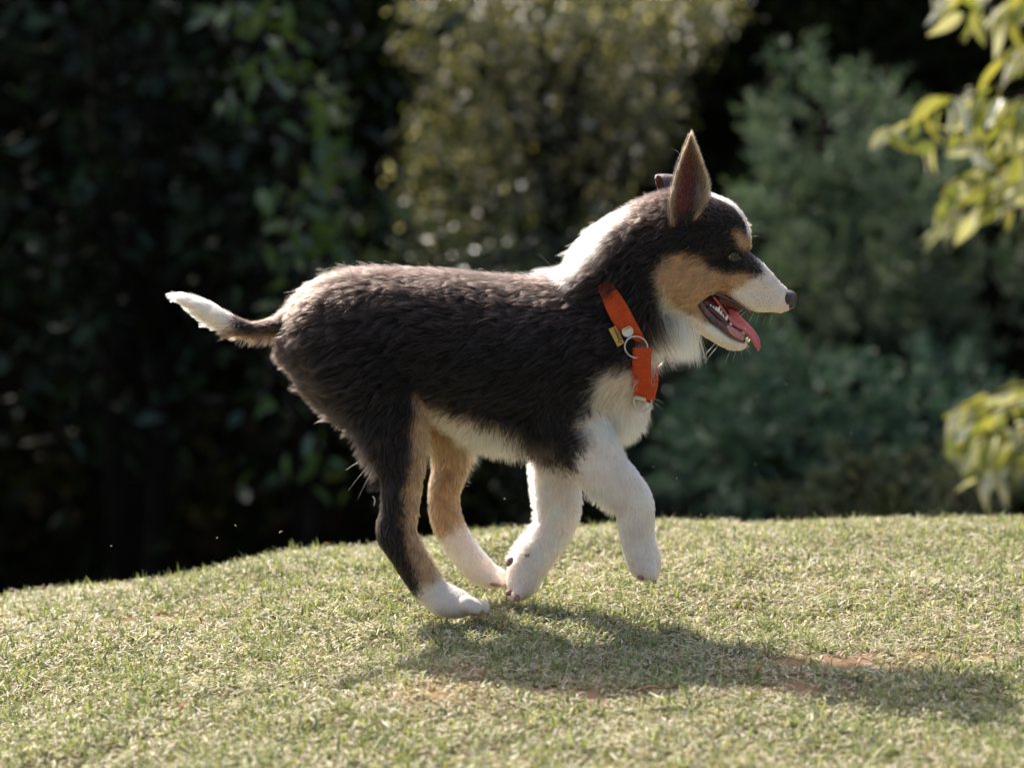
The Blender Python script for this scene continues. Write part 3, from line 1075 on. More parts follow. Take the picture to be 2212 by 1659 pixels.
# the ear cup pushes the coat aside; the strap lies on bare ground
keep &= ~(poly_in(uu, vv, [(1458, 474), (1450, 440), (1456, 405), (1524, 405), (1520, 430), (1502, 450), (1478, 466)]) & (root[:, 1] < -.004))
cs = (uu - 1336) * 134 / 152.1 - (vv - 676) * 72 / 152.1        # distance in front of the strap's middle line
keep &= ~(poly_in(uu, vv, [(1308, 710), (1334, 700), (1356, 742), (1332, 756)]) & (root[:, 1] < 0))
keep &= ~((np.abs(cs) < 17) & (vv > 655) & ((uu - 1336) ** 2 + (vv - 676) ** 2 < 120 ** 2) & (rng.random(len(cs)) < .9))
root, nrm, flow, fur, lift, own = [a[keep] for a in (root, nrm, flow, fur, lift, own)]
uu, vv, g, nm_arr = uu[keep], vv[keep], g[keep], nm_arr[keep]
N = len(root)


def near_gauss(u0, v0, ru, rv):
    return np.exp(-(((uu - u0) / ru) ** 2 + ((vv - v0) / rv) ** 2))


bodyish = ~np.isin(g, ["head"])
add = np.zeros(N)
add += .008 * near_gauss(690, 840, 70, 80) * (nrm[:, 0] < -.1)          # breeches
add += .004 * near_gauss(770, 950, 50, 50) * (nrm[:, 0] < 0)
add += .014 * near_gauss(1290, 520, 60, 60) * (g == "body")             # ridge of the neck
add += .010 * near_gauss(1230, 600, 70, 25) * (g == "body")
add += .026 * near_gauss(1440, 700, 38, 50) * (vv > 655) * (nrm[:, 2] < .3)             # throat tuft
add += .010 * near_gauss(1345, 900, 60, 50)                             # fringe of the chest
add += .010 * near_gauss(1060, 960, 90, 40) * (g == "body")             # belly
add += .006 * near_gauss(1270, 1080, 50, 30) * (g == "foreleg") * (nrm[:, 2] < .2)
add += .006 * near_gauss(1160, 1090, 25, 90) * (g == "foreleg") * (nrm[:, 0] < 0)
add += .011 * near_gauss(560, 720, 70, 25) * (g == "tail") * (nrm[:, 2] < 0)
add += .004 * near_gauss(1010, 990, 40, 60) * (g == "hind_far")
add += .004 * near_gauss(925, 930, 30, 60) * (g == "hind_near")
fur = fur + add
head_top = near_gauss(1430, 470, 60, 50)
fur = fur * (1 + .6 * head_top)
cs = (uu - 1336) * 134 / 152.1 - (vv - 676) * 72 / 152.1
pressed = np.exp(-(np.clip(cs - 22, 0, None) / 22) ** 2) * (cs > 10) * ((uu - 1336) ** 2 + (vv - 676) ** 2 < 120 ** 2) * np.clip((vv - 640) / 60, 0, 1)
fur = fur * (1 - .72 * pressed)
lift = lift + .35 * near_gauss(1300, 520, 90, 80) * (g == 'body') + .2 * near_gauss(1430, 440, 60, 40)
length = fur * rng.uniform(.55, 1.15, N) * np.where(rng.random(N) < .05, 1.45, 1)

# flow: turned locally, pulled down where the coat hangs
flow = flow.copy()
hang = (add > .006)
flow[:, 2] -= .9 * (near_gauss(1425, 700, 45, 60) * (g == "body"))
flow[:, 0] += 1.5 * (near_gauss(1440, 700, 45, 60) * (g == "body"))
flow[:, 2] += .35 * near_gauss(700, 850, 90, 110)
flow[:, 0] += .55 * near_gauss(1320, 900, 60, 80)
sw = Noise(34, 41)(root); sw2 = Noise(34, 42)(root)
flow += .22 * np.stack([sw2, .6 * sw, sw], -1)
tang = flow - nrm * (flow * nrm).sum(1)[:, None]
tl = np.linalg.norm(tang, axis=1)[:, None]
tang = tang / np.maximum(tl, .25)
lift = np.clip(lift + rng.normal(0, .06, N), .05, 1)[:, None]
d0 = tang * (1 - lift * .5) + nrm * (lift * 1.5)
d0 += rng.normal(0, .09, (N, 3))
d0 /= np.linalg.norm(d0, axis=1)[:, None]
grav = np.array([0, 0, -1.0])
K = 6
bendd = tang * .9 - nrm * .18 + grav * np.clip(fur / .03, 0, 1)[:, None] * .35
bendd[:, :] += 0
pts = np.zeros((N, K, 3)); pts[:, 0] = root - nrm * .0006
d = d0.copy()
crl = rng.normal(0, 1, (N, 3)) * .10
for k in range(1, K):
    pts[:, k] = pts[:, k - 1] + d * (length / (K - 1))[:, None]
    d = d + bendd * .22 + crl * (rng.normal(1, .5, (N, 1)))
    d /= np.linalg.norm(d, axis=1)[:, None]

# clumps: tips drawn together into locks
def clump(pts, root, ncl, strength, seed, sel=None):
    r = np.random.default_rng(seed)
    ci = r.choice(len(root), ncl, replace=False)
    kd = kdtree.KDTree(ncl)
    for j, i in enumerate(ci): kd.insert(root[i], j)
    kd.balance()
    near = np.fromiter((kd.find(p)[1] for p in root), dtype=np.int64, count=len(root))
    ref = pts[ci[near]]
    w = (np.linspace(0, 1, K) ** 1.6)[None, :, None] * strength[:, None, None]
    off = ref - pts
    far = np.linalg.norm(off[:, 0], axis=1) > .012
    w = np.where(far[:, None, None], 0, w)
    return pts + off * w, near


stg = np.clip((fur - .003) / .012, 0, 1)
pts, cl0 = clump(pts, root, 60000, .50 + .2 * stg, 50)
topn = np.clip(nrm[:, 2], 0, 1)
pts, cl1 = clump(pts, root, 14000, (.22 + .40 * stg) * (1 - .65 * topn), 51)
pts, cl2 = clump(pts, root, 2600, (.02 + .28 * stg) * (1 - .7 * topn), 52)

cj = np.random.default_rng(4).normal(0, 1, (60000, 2))[cl0]
jit = (cj * .75 + rng.normal(0, .6, (N, 2))) * (np.where(g == "head", 11.0, np.where(np.isin(g, ["hind_near", "hind_far"]), 5.5, 10)) + 8 * near_gauss(1635, 600, 30, 35))[:, None]
fcol, flab = coat(root, own, 1.0, jit)
r1 = rng.random((N, 1))
blk = (flab == BLACK)[:, None]
# black coat: some hairs bleached brown, and the back's sunlit sheen painted in
back = np.clip((nrm[:, 2] + .1), 0, 1)[:, None]
cn = np.random.default_rng(3).random(14000)[cl1][:, None]
brown = np.array([.040, .024, .019])
fcol = np.where(blk, fcol * (.55 + .9 * r1) + brown * (back * .75 * (.3 + .9 * cn) + (r1 > .93) * .8), fcol)
# tan: darker guard hairs
fcol = np.where((flab == TAN)[:, None] & (r1 < .10), fcol * .35, fcol)
cn0 = np.random.default_rng(5).random(60000)[cl0][:, None]
fcol = np.where(~blk, fcol * (.72 + .14 * cn + .22 * cn0 + .16 * r1), fcol * (.6 + .8 * cn0))
# tail fringe is brown below
tl_ = (g == "tail") & (uu > 500) & (nrm[:, 2] < -.1)
fcol[tl_] = fcol[tl_] * .4 + np.array([.085, .048, .03])
# pink skin tone round the mouth corner of the muzzle
mz = (near_gauss(1610, 600, 30, 30) * (g == "head"))[:, None]
fcol = np.where(np.isin(flab, [WHITE])[:, None], fcol * (1 - mz * np.array([.30, .40, .42])), fcol)
mz2 = ((near_gauss(1680, 655, 28, 26) + .8 * near_gauss(1590, 752, 25, 14) + .6 * near_gauss(1620, 668, 40, 12)) * (g == "head"))[:, None]
fcol = np.where(np.isin(flab, [WHITE])[:, None], fcol * (1 - np.clip(mz2, 0, 1) * np.array([.04, .20, .24])), fcol)
wid = np.where(length < .006, .000105, .000115) * rng.uniform(.7, 1.25, N)
prof = np.array([1.0, 1.0, .92, .75, .5, .12])
rad = wid[:, None] * prof[None]
fcol = np.clip(fcol, .004, .88)
# streaks that follow the lie of the coat
ang = np.where(g == "head", -.10, np.where(np.isin(g, ["hind_near", "hind_far", "foreleg"]), 1.5, .35))
al = root[:, 0] * np.cos(ang) + root[:, 2] * np.sin(ang); ac = -root[:, 0] * np.sin(ang) + root[:, 2] * np.cos(ang)
fine = np.where(g == "head", 1.5, 1.0)
ns1, ns2 = Noise(1, 71, 14), Noise(1, 72, 14)
q1 = np.stack([al * 45 * fine, ac * 230 * fine, root[:, 1] * 120], -1); q2 = np.stack([al * 90 * fine, ac * 520 * fine, root[:, 1] * 200], -1)
streak = .55 * ns1(q1) + .45 * ns2(q2)
amp = np.where(blk[:, 0], .5, np.where(flab == TAN, .38, .09))
fcol = fcol * np.exp(amp * np.clip(streak, -2, 2))[:, None]
tipc = fcol * 1.12
tipc = np.where(blk, fcol * 1.4 + np.array([.056, .041, .034]) * np.where(g == 'tail', .25, 1.0)[:, None] * (.2 + .8 * cn0) * (.20 + .80 * back ** 1.3), tipc)  # lighter tips on upward-facing black hairs paint in the sunlit sheen
rootc = np.where(blk, fcol * .7, fcol * .86)
curves_obj("fur", pts, rad, np.clip(rootc, .004, .88), fur_mat, dog, tip=np.clip(tipc, .004, .88))
print("hairs", N)

# feathering: long loose locks where the coat hangs or is ruffled
def feathers():
    specs = [(1452, 706, 34, 30, (.34, 1), 42, 2400), (1412, 735, 30, 30, (.12, 1), 22, 900), (1345, 915, 55, 32, (.12, 1), 20, 2400), (1285, 900, 22, 50, (-1, .35), 21, 800),
             (1040, 948, 95, 25, (.22, 1), 22, 3000), (668, 820, 30, 90, (-.95, .32), 18, 3200), (700, 640, 60, 35, (-1, -.05), 15, 1800), (790, 985, 22, 50, (-.55, .85), 17, 700),
             (600, 730, 55, 14, (-.6, .8), 15, 1000), (1158, 1050, 14, 70, (-1, .25), 9, 1300), (1285, 1085, 45, 20, (-.15, 1), 10, 1000), (1128, 1190, 22, 30, (-.95, -.1), 9, 600),
             (1310, 500, 70, 60, (-.95, -.25), 15, 2200), (1205, 600, 55, 14, (-1, -.10), 20, 900), (1430, 430, 45, 25, (-.9, -.5), 11, 1400), (950, 585, 200, 12, (-1, -.05), 11, 1500),
             (1440, 640, 14, 60, (-.3, 1), 14, 500), (1000, 960, 30, 60, (.3, 1), 12, 900), (925, 900, 25, 50, (.1, 1), 12, 700), (1488, 480, 26, 9, (-.2, -1), 9, 700), (1526, 440, 9, 18, (-.5, -.9), 10, 420), (1452, 478, 10, 18, (-.3, -1), 12, 420)]
    P_, R_, C1 = [], [], []
    for U, V, ru, rv, (du, dv), L, cnt in specs:
        w = near_gauss(U, V, ru, rv) * (nrm[:, 1] < (.6 if U != 1488 else 0))
        w = np.where(w < .05, 0, w); w /= w.sum()
        ncl = max(12, cnt // 16)
        k = rng.choice(N, cnt, p=w)
        cidx = rng.choice(N, ncl, p=w)
        rt, nn_, lb = root[k], nrm[k], flab[k]
        direc = np.array([du, 0, -dv]) / math.hypot(du, dv)
        d = direc[None] * .85 + nn_ * .42 + rng.normal(0, .16, (cnt, 3))
        d /= np.linalg.norm(d, axis=1)[:, None]
        dc = direc[None] * .85 + nrm[cidx] * .40 + rng.normal(0, .20, (ncl, 3)); dc /= np.linalg.norm(dc, axis=1)[:, None]
        ln = L * 1e-3 * rng.uniform(.6, 1.25, cnt)
        near_c = ((rt[:, None, :] - root[cidx][None]) ** 2).sum(-1).argmin(1)
        tipc_ = root[cidx][near_c] + dc[near_c] * (L * 1e-3 * .95)
        q = np.zeros((cnt, K, 3)); q[:, 0] = rt
        for j in range(1, K):
            q[:, j] = q[:, j - 1] + d * (ln / (K - 1))[:, None]
            d = d + direc[None] * .14 + grav * .07 + rng.normal(0, .07, (cnt, 3))
            d /= np.linalg.norm(d, axis=1)[:, None]
        t = (np.linspace(0, 1, K) ** 1.4)[None, :, None]
        q = q * (1 - t * .42) + tipc_[:, None, :] * (t * .42)
        P_.append(q); C1.append(fcol[k]); R_.append((.0001 * rng.uniform(.7, 1.2, cnt))[:, None] * prof[None])
    c1 = np.concatenate(C1)
    dark = (c1.max(1) < .1)[:, None]
    curves_obj("feathering", np.concatenate(P_), np.concatenate(R_), np.clip(c1, .004, .88), fur_mat, dog, tip=np.clip(np.where(dark, c1 * 1.6 + np.array([.045, .03, .024]), c1 * 1.1), .004, .88))


feathers()

# ear fur: outside dark, inside long tan hairs at the rims, short fuzz elsewhere
def ear_fur():
    P_, R_, C_c = [], [], []
    for side_name, V_, F_, n, m in EARS:
        G = V_.reshape(n, m, 3)
        cnt = 20000 if side_name == "near" else 6000
        a = rng.random(cnt) * (n - 1.001); b = rng.random(cnt) * (m - 1.001)
        i = a.astype(int); j = b.astype(int); fa = (a - i)[:, None]; fb = (b - j)[:, None]
        p = (G[i, j] * (1 - fa) + G[i + 1, j] * fa) * (1 - fb) + (G[i, j + 1] * (1 - fa) + G[i + 1, j + 1] * fa) * fb
        du = G[i + 1, j] - G[i, j]; dv_ = G[i, j + 1] - G[i, j]
        nn = np.cross(du, dv_); nn /= np.linalg.norm(nn, axis=1)[:, None] + 1e-9
        if side_name == "near":
            nn = np.where(nn[:, 1:2] > 0, -nn, nn)           # towards the camera = inside
        tb = b / (m - 1); ta = a / (n - 1)
        inside = rng.random(cnt) < .52
        sgn = np.where(inside, 1, -1)[:, None] * (1 if side_name == "near" else 1)
        up = du / (np.linalg.norm(du, axis=1)[:, None] + 1e-9)
        acr = dv_ / (np.linalg.norm(dv_, axis=1)[:, None] + 1e-9)
        if side_name == "near":
            rim = np.maximum(np.exp(-(tb / .20) ** 2), np.exp(-((1 - tb) / .34) ** 2))
            L = np.where(inside, .0030 + .0100 * rim * (1 - .60 * ta), .0030 + .002 * (1 - ta))
            # inner fuzz is thin in the middle
            kill = inside & (rng.random(cnt) > .05 + .9 * rim + .8 * np.clip(ta - .55, 0, 1))
            direc = up * 1.0 + acr * np.where(inside, .75 * (tb - .38), .9 * (tb - .5))[:, None] * 2.6 + nn * sgn * .35
            c_in = np.where((rng.random((cnt, 1)) < .74), np.array([.80, .47, .20]), np.array([.20, .11, .06]))
            dk = np.clip((ta - .45) * 2, 0, 1)[:, None]
            c_in = c_in * (1 - dk) + dk * np.array([.30, .22, .15])
            c_out = np.array([.06, .034, .026]) + rng.random((cnt, 1)) * np.array([.05, .03, .022])
            edge = (tb < .035) | (tb > .985)
            cc = np.where(inside[:, None], c_in, c_out)
            cc = np.where((tb < .05)[:, None] & ~inside[:, None], np.array([.30, .20, .17]), cc)  # pinkish left edge, lightened to paint in its rim light
        else:
            L = np.full(cnt, .0030); kill = np.zeros(cnt, bool)
            direc = up + nn * sgn * .4
            cc = np.array([.22, .15, .13]) + rng.random((cnt, 1)) * np.array([.16, .12, .11])
        direc = direc + rng.normal(0, .12, (cnt, 3)); direc /= np.linalg.norm(direc, axis=1)[:, None]
        L = L * rng.uniform(.6, 1.2, cnt)
        q = np.zeros((cnt, K, 3)); q[:, 0] = p + nn * sgn * .0007
        dd = direc
        for k in range(1, K):
            q[:, k] = q[:, k - 1] + dd * (L / (K - 1))[:, None]
            dd = dd + rng.normal(0, .09, (cnt, 3)); dd /= np.linalg.norm(dd, axis=1)[:, None]
        ok = ~kill
        P_.append(q[ok]); C_c.append(cc[ok])
        R_.append((.000085 * rng.uniform(.7, 1.2, ok.sum()))[:, None] * prof[None])
    curves_obj("ear_fur", np.concatenate(P_), np.concatenate(R_), np.clip(np.concatenate(C_c), .004, .8), fur_mat, dog)


ear_fur()

# whiskers and stray long hairs
def whiskers():
    P_, C_c = [], []
    specs = []
    for U, V, du, dv in [(1612, 662, -36, 30), (1618, 668, -44, 34), (1606, 655, -30, 16), (1655, 682, -8, 18), (1640, 680, -8, 16), (1628, 676, -10, 16), (1668, 682, -5, 13),
                         (1545, 742, -38, 40), (1552, 746, -34, 38), (1590, 758, -8, 22), (1600, 756, 4, 18), (1610, 750, 12, 12), (1578, 757, -12, 24), (1592, 505, 26, -18), (1600, 510, 26, -10), (1622, 512, 18, -6)]:
        specs.append((U, V, du, dv, (.72, .66, .55)))
    for U, V, du, dv in [(1204, 590, -42, -48), (1215, 592, -52, -22), (1225, 590, -60, -12), (1240, 588, -40, -26), (1250, 580, -34, -30),
                         (1487, 352, -22, -26), (1466, 330, -14, -12), (1372, 650, 26, -14), (800, 1000, -48, 55), (806, 1012, -34, 62), (796, 985, -50, 26), (1408, 860, 26, 6), (1410, 868, 22, 14)]:
        specs.append((U, V, du, dv, (.62, .56, .46)))
    out, rr, cc = [], [], []
    for U, V, du, dv, c in specs:
        h, n = on_body(U, V)
        y0 = h.y if n else 0
        y0 = max(min(y0, .05), -.05)
        for s in ((-1,) if abs(y0) > .03 else (-1, 1)):
            q = []
            for k in range(K):
                t = k / (K - 1)
                q.append(P(U + du * t, V + dv * t + 5 * t * t, y0 * (1 if s < 0 else -1) + s * .006 * t)[:])
            out.append(q); cc.append(c); rr.append([.00011 * (1 - .8 * k / (K - 1)) for k in range(K)])
    curves_obj("whiskers", np.array(out), np.array(rr), np.array(cc), fur_mat, dog)


whiskers()

# dark whisker spots on the muzzle
spot_bm = bmesh.new()
for U, V in [(1629, 642), (1637, 638), (1645, 644), (1652, 646), (1639, 650), (1648, 652), (1634, 648), (1641, 656), (1655, 655), (1660, 650), (1643, 661), (1652, 662), (1661, 660), (1631, 655), (1650, 640), (1657, 641), (1664, 645), (1652, 622), (1637, 662), (1658, 667), (1667, 655)]:
    h, n = on_body(U, V)
    M = Matrix.Translation(h + n * .0009) @ n.to_track_quat('Z', 'Y').to_matrix().to_4x4() @ Matrix.Diagonal((.00050, .00050, .0005, 1))
    bmesh.ops.create_icosphere(spot_bm, subdivisions=1, radius=1.0, matrix=M)
sp_o = bm_obj("whisker_spots", spot_bm, wet_dark, dog)

# ------------------------------------------------------------------ the collar
def webbing_material():
    m = principled("orange_webbing", (0.72, 0.095, 0.020), 0.72, spec=0.25, noise=(90, (0.56, 0.075, 0.016), .6), bump=(2600, .8))
    return m


webbing = webbing_material()
metal = principled("nickel", (0.60, 0.57, 0.52), 0.40, metal=1.0)
tag_mat = principled("leather_tag", (0.52, 0.30, 0.075), 0.6, spec=0.3, noise=(220, (0.42, 0.23, 0.06), .6))
ink = principled("black_ink", (0.03, 0.02, 0.012), 0.6)

collar = empty("dog_collar", tuple(P(1372, 745, -.04)))
tag(collar, "orange woven collar with metal rings around the puppy's neck", "dog collar")


def ribbon(name, path, width, mat, parent, thick=.0016, rib=5.6, ribh=.0009, m=7, edge=.0):
    """path: list of (U, V, y metres, wU, wV, wy): centre line and half-width direction (unit-ish, frame units); ribs across"""
    pts = spline(path, 26)
    # even out along the length, fine enough to carry the weave's ribs
    q = np.array(pts)
    W = np.array([P(a[0], a[1], a[2])[:] for a in q])
    s = np.concatenate([[0], np.cumsum(np.linalg.norm(np.diff(W, axis=0), axis=1))])
    n = int(s[-1] / (.25 * rib * S)) + 2
    ss = np.linspace(0, s[-1], n)
    q = np.stack([np.interp(ss, s, q[:, i]) for i in range(q.shape[1])], 1)
    C = np.array([P(a[0], a[1], a[2])[:] for a in q])
    Wd = np.stack([q[:, 3] * S, q[:, 5] * S, -q[:, 4] * S], 1) * width / 2
    T = np.gradient(C, axis=0); T /= np.linalg.norm(T, axis=1)[:, None]
    Nn = np.cross(T, Wd); Nn /= np.linalg.norm(Nn, axis=1)[:, None]
    V_ = []
    for j in range(m):
        t = j / (m - 1) * 2 - 1
        h = ribh * np.sin(ss / (rib * S) * 2 * math.pi) * (1 - t ** 6)
        V_.append(C + Wd * t * (1 + edge * rng.normal(size=(n, 1)) * (abs(t) > .9)) + Nn * (h - .0004 * t ** 4)[:, None])
    V_ = np.stack(V_, 1).reshape(-1, 3)
    F_ = []
    for i in range(n - 1):
        for j in range(m - 1):
            a = i * m + j
            F_.append((a, a + 1, a + m + 1, a + m))
    o = mesh_obj(name, V_, np.array(F_), mat, parent)
    so = o.modifiers.new("t", 'SOLIDIFY'); so.thickness = thick; so.offset = 0
    return o


eU, eV = 72 / 152.1, 134 / 152.1
wU, wV = eV, -eU
AA, BB = 104.0, 91.0


def ring_pt(th):
    c_, s_ = math.cos(th), math.sin(th)
    return 1338 + eU * AA * c_, 676 + eV * AA * c_, -BB * s_ * S


path = []
for k in range(15):
    th = math.radians(36 + (324 - 36) * k / 14)
    u, v, y = ring_pt(th)
    w_ = 1 - .5 * smooth01((-math.cos(th) - .1) / .9)
    path.append((u, v, y, wU * w_, wV * w_, 0))
strap = ribbon("strap", path, 44, webbing, collar)

u, v, y = 1355, 716, 0
best = min((abs(ring_pt(math.radians(t))[1] - 714), t) for t in range(36, 100))[1]
ru, rv_, ry = ring_pt(math.radians(best))
rc = P(1355, 716, ry - .0014)
rn = (P(1355, 716, 0) - Vector((0, -CAM_D, CAM_H))).normalized() * -1
Rm = (rn + Vector((.12, 0, -.12))).normalized().to_track_quat('Z', 'Y').to_matrix()
bm = bmesh.new()
prof_r = [(0, .0011), (.0022, .0011), (.0038, .0009), (.0050, .0012), (.0056, .0016), (.0063, .0012), (.0067, 0), (.0066, -.0008)]
rings = []
for r_, z_ in prof_r:
    rings.append([bm.verts.new(Rm @ Vector((r_ * math.cos(a * math.pi / 16), r_ * math.sin(a * math.pi / 16), z_)) + rc) for a in range(32)] if r_ > 0 else [bm.verts.new(Rm @ Vector((0, 0, z_)) + rc)])
for r0, r1 in zip(rings, rings[1:]):
    for k in range(32):
        if len(r0) == 1: bm.faces.new((r0[0], r1[k], r1[(k + 1) % 32]))
        else: bm.faces.new((r0[k], r1[k], r1[(k + 1) % 32], r0[(k + 1) % 32]))
bm_obj("rivet", bm, metal, strap)

# leather tag under the strap's edge, with its name in script
ty = min(ry + .0002, on_body(1322, 727)[0].y - .0045, on_body(1340, 738)[0].y - .0035)
cor = [(1314.5, 711), (1330, 704), (1349, 741), (1334.3, 749.6)]
bm = bmesh.new()
K1 = [bm.verts.new(P(a, b, ty)) for a, b in cor]; K2 = [bm.verts.new(P(a, b, ty + .0012)) for a, b in cor]
bm.faces.new(K1); bm.faces.new(K2[::-1])
for i in range(4): bm.faces.new((K1[i], K2[i], K2[(i + 1) % 4], K1[(i + 1) % 4]))
bm.normal_update()
tg = bm_obj("name_tag", bm, tag_mat, collar, smooth=False)
z2v = lambda x, y_: ((1420 + x * 120 / 1991) * .9129, (750 + y_ * 100 / 1659) * .9129)
strokes = [[(620, 420), (560, 450), (520, 470), (560, 500), (600, 480)], [(560, 500), (575, 545), (640, 520)],
           [(590, 570), (620, 590), (690, 560)], [(620, 590), (640, 640), (710, 620)], [(640, 640), (660, 690), (740, 660)],
           [(660, 690), (690, 730), (760, 700)], [(690, 730), (700, 780), (790, 750)], [(710, 780), (740, 830), (820, 800)],
           [(740, 830), (760, 880), (840, 850)], [(860, 890), (790, 900), (745, 940), (760, 990), (820, 1010), (890, 990)], [(745, 940), (700, 990), (710, 1020)],
           [(590, 540), (650, 680), (720, 900)]]
bm = bmesh.new()
for st in strokes:
    tube("s", [P(*z2v(a, b), ty - .0002) for a, b in st], .00028, ink, None, sides=5, add_to=bm)
bm_obj("lettering", bm, ink, tg)


def wire_ring(name, cU, cV, y, a, b, rot, tilt, r=.00105, arc=(0, 360), parent=None):
    """an elliptical wire ring centred at cU, cV; tilt turns it about the vertical"""
    pts = []
    n = 40
    for k in range(n + 1):
        t = math.radians(arc[0] + (arc[1] - arc[0]) * k / n)
        x, z = a * math.cos(t), b * math.sin(t)
        x2 = x * math.cos(rot) - z * math.sin(rot); z2 = x * math.sin(rot) + z * math.cos(rot)
        pts.append(P(cU + x2, cV + z2, y + tilt * x2 * S))
    return tube(name, pts, r, metal, parent, sides=10)


wire_ring("ring", 1374, 750, min(ry + .0006, on_body(1360, 765)[0].y - .002), 25, 23, .4, .30, parent=collar)
wire_ring("ring", 1410, 786, .004, 25, 13, -.45, .9, parent=collar)
wire_ring("leash_ring", 1388, 868, -.030, 19, 21, .0, .5, parent=collar)

# control loop: the near band, the fold at its foot, and the far band behind it
ribbon("loop_band", [(1388, 752, ry - .001, 1, .05, 0), (1386, 775, ry - .0035, 1, 0, 0), (1386, 810, ry - .002, 1, 0, 0), (1387, 840, ry + .003, 1, .05, 0), (1390, 862, ry + .008, .95, .15, .1)], 41, webbing, collar)
ribbon("loop_band", [(1404, 768, -.004, .6, .0, .8), (1410, 800, -.012, .6, 0, .8), (1411, 830, -.014, .55, .1, .8), (1404, 856, -.020, .6, .2, .7), (1394, 868, -.027, .7, .3, .5)], 38, webbing, collar, edge=.05)
ribbon("buckle_plate", [(1372, 858, ry + .002, .1, 1, .2), (1384, 861, ry + .002, .1, 1, .2), (1395, 864, ry + .003, .1, 1, .2)], 9, metal, collar, ribh=0, thick=.0008)

# ------------------------------------------------------------------ planting behind the lawn
bark = principled("bark", (0.014, 0.010, 0.008), 0.9, spec=0.05, noise=(14, (0.007, 0.005, 0.004), .9), bump=(60, .8))
leaf_dark = leaf_mat("leaf_dull_dark", trans=0.15, rough=0.9, spec=0.0, tint=(1.2, 1.5, .5))
leaf_broad = leaf_mat("leaf_glossy_broad", trans=0.22, rough=0.45, spec=0.08, tint=(1.2, 1.5, .5))
leaf_small = leaf_mat("leaf_small_glossy", trans=0.34, rough=0.30, spec=0.55, tint=(1.3, 1.3, .5))
leaf_needle = leaf_mat("needle", trans=0.25, rough=0.6, spec=0.3, tint=(1.1, 1.2, .8))
leaf_lime = leaf_mat("leaf_lime", trans=0.36, rough=0.33, spec=0.5, tint=(1.15, 1.1, .55))


def at(U, V, D):
    """world point that shows at U, V at distance D behind the camera's foot"""
    return P(U, V, D - CAM_D)


def leaf_cloud(name, c, L, W, col, mat, parent, droop=.3, dirs=None, kind="stuff", fold=.25):
    """one mesh of folded leaves: c (n,3) leaf bases"""
    n = len(c)
    if dirs is None:
        dirs = rng.normal(size=(n, 3)); dirs[:, 2] -= droop
    dirs = dirs / np.linalg.norm(dirs, axis=1)[:, None]
    r = rng.normal(size=(n, 3))
    side = np.cross(dirs, r); side /= np.linalg.norm(side, axis=1)[:, None]
    nn = np.cross(dirs, side)
    L = L * rng.uniform(.65, 1.25, n); W = W * rng.uniform(.75, 1.2, n)
    Lc, Wc = L[:, None], W[:, None]
    tip = c + dirs * Lc - nn * Lc * .08
    m = c + dirs * Lc * .48 + nn * Lc * .04
    a = m + side * Wc * .5 + nn * Wc * fold
    b = m - side * Wc * .5 + nn * Wc * fold
    v = np.stack([c, a, m, b, tip], 1).reshape(-1, 3)
    i = np.arange(n) * 5
    f = np.stack([np.stack([i, i + 1, i + 2], -1), np.stack([i, i + 2, i + 3], -1), np.stack([i + 1, i + 4, i + 2], -1), np.stack([i + 2, i + 4, i + 3], -1)], 1).reshape(-1, 3)
    o = mesh_obj(name, v, f, mat, parent, smooth=False, col=np.repeat(col, 5, 0))
    if kind: o["kind"] = kind
    return o


def mix_cols(n, cols, jit=.25):
    k = rng.integers(0, len(cols), n); k2 = rng.integers(0, len(cols), n); t = rng.random((n, 1))
    cols = np.array(cols)
    c = cols[k] * t + cols[k2] * (1 - t)
    return np.clip(c * rng.uniform(1 - jit, 1 + jit, (n, 1)), 0, .9)


def clumped(center, radii, n, nclump, sig, shell=.55):
    d = rng.normal(size=(nclump, 3)); d /= np.linalg.norm(d, axis=1)[:, None]
    r = rng.uniform(shell, 1, (nclump, 1)) ** .6
    cc = np.array(center) + d * r * np.array(radii)
    k = rng.integers(0, nclump, n)
    return cc[k] + rng.normal(size=(n, 3)) * sig


def plant(name, base, top, r0, limbs, parent_label, cat, group=None):
    """empty + trunk + limbs going to the given points"""
    e = empty(name, tuple(base))
    tag(e, parent_label, cat, group)
    b, t = Vector(base), Vector(top)
    n = 7
    pts = []
    for k in range(n):
        s_ = k / (n - 1)
        pts.append(b.lerp(t, s_) + Vector((math.sin(s_ * 4 + b.x) * .05, math.cos(s_ * 3 + b.y) * .05, 0)) * (t - b).length * .25)
    tube("trunk", pts, [r0 * (1 - .6 * k / (n - 1)) for k in range(n)], bark, e, sides=8)
    bm = bmesh.new()
    for q in limbs:
        q = Vector(q)
        s_ = rng.uniform(.35, .95)
        st = b.lerp(t, s_)
        i = min(int(s_ * (n - 1)), n - 2)
        st = pts[i].lerp(pts[i + 1], s_ * (n - 1) - i)
        mid = st.lerp(q, .55) + Vector((0, 0, .12 * (q - st).length))
        tube("l", [st, st.lerp(mid, .6), mid, q], [r0 * .4, r0 * .28, r0 * .2, r0 * .06], bark, None, sides=6, add_to=bm)
    bm_obj("limbs", bm, bark, e)
    return e


def gz(x, y): return float(ground_z(np.array([x]), np.array([y]), False)[0])


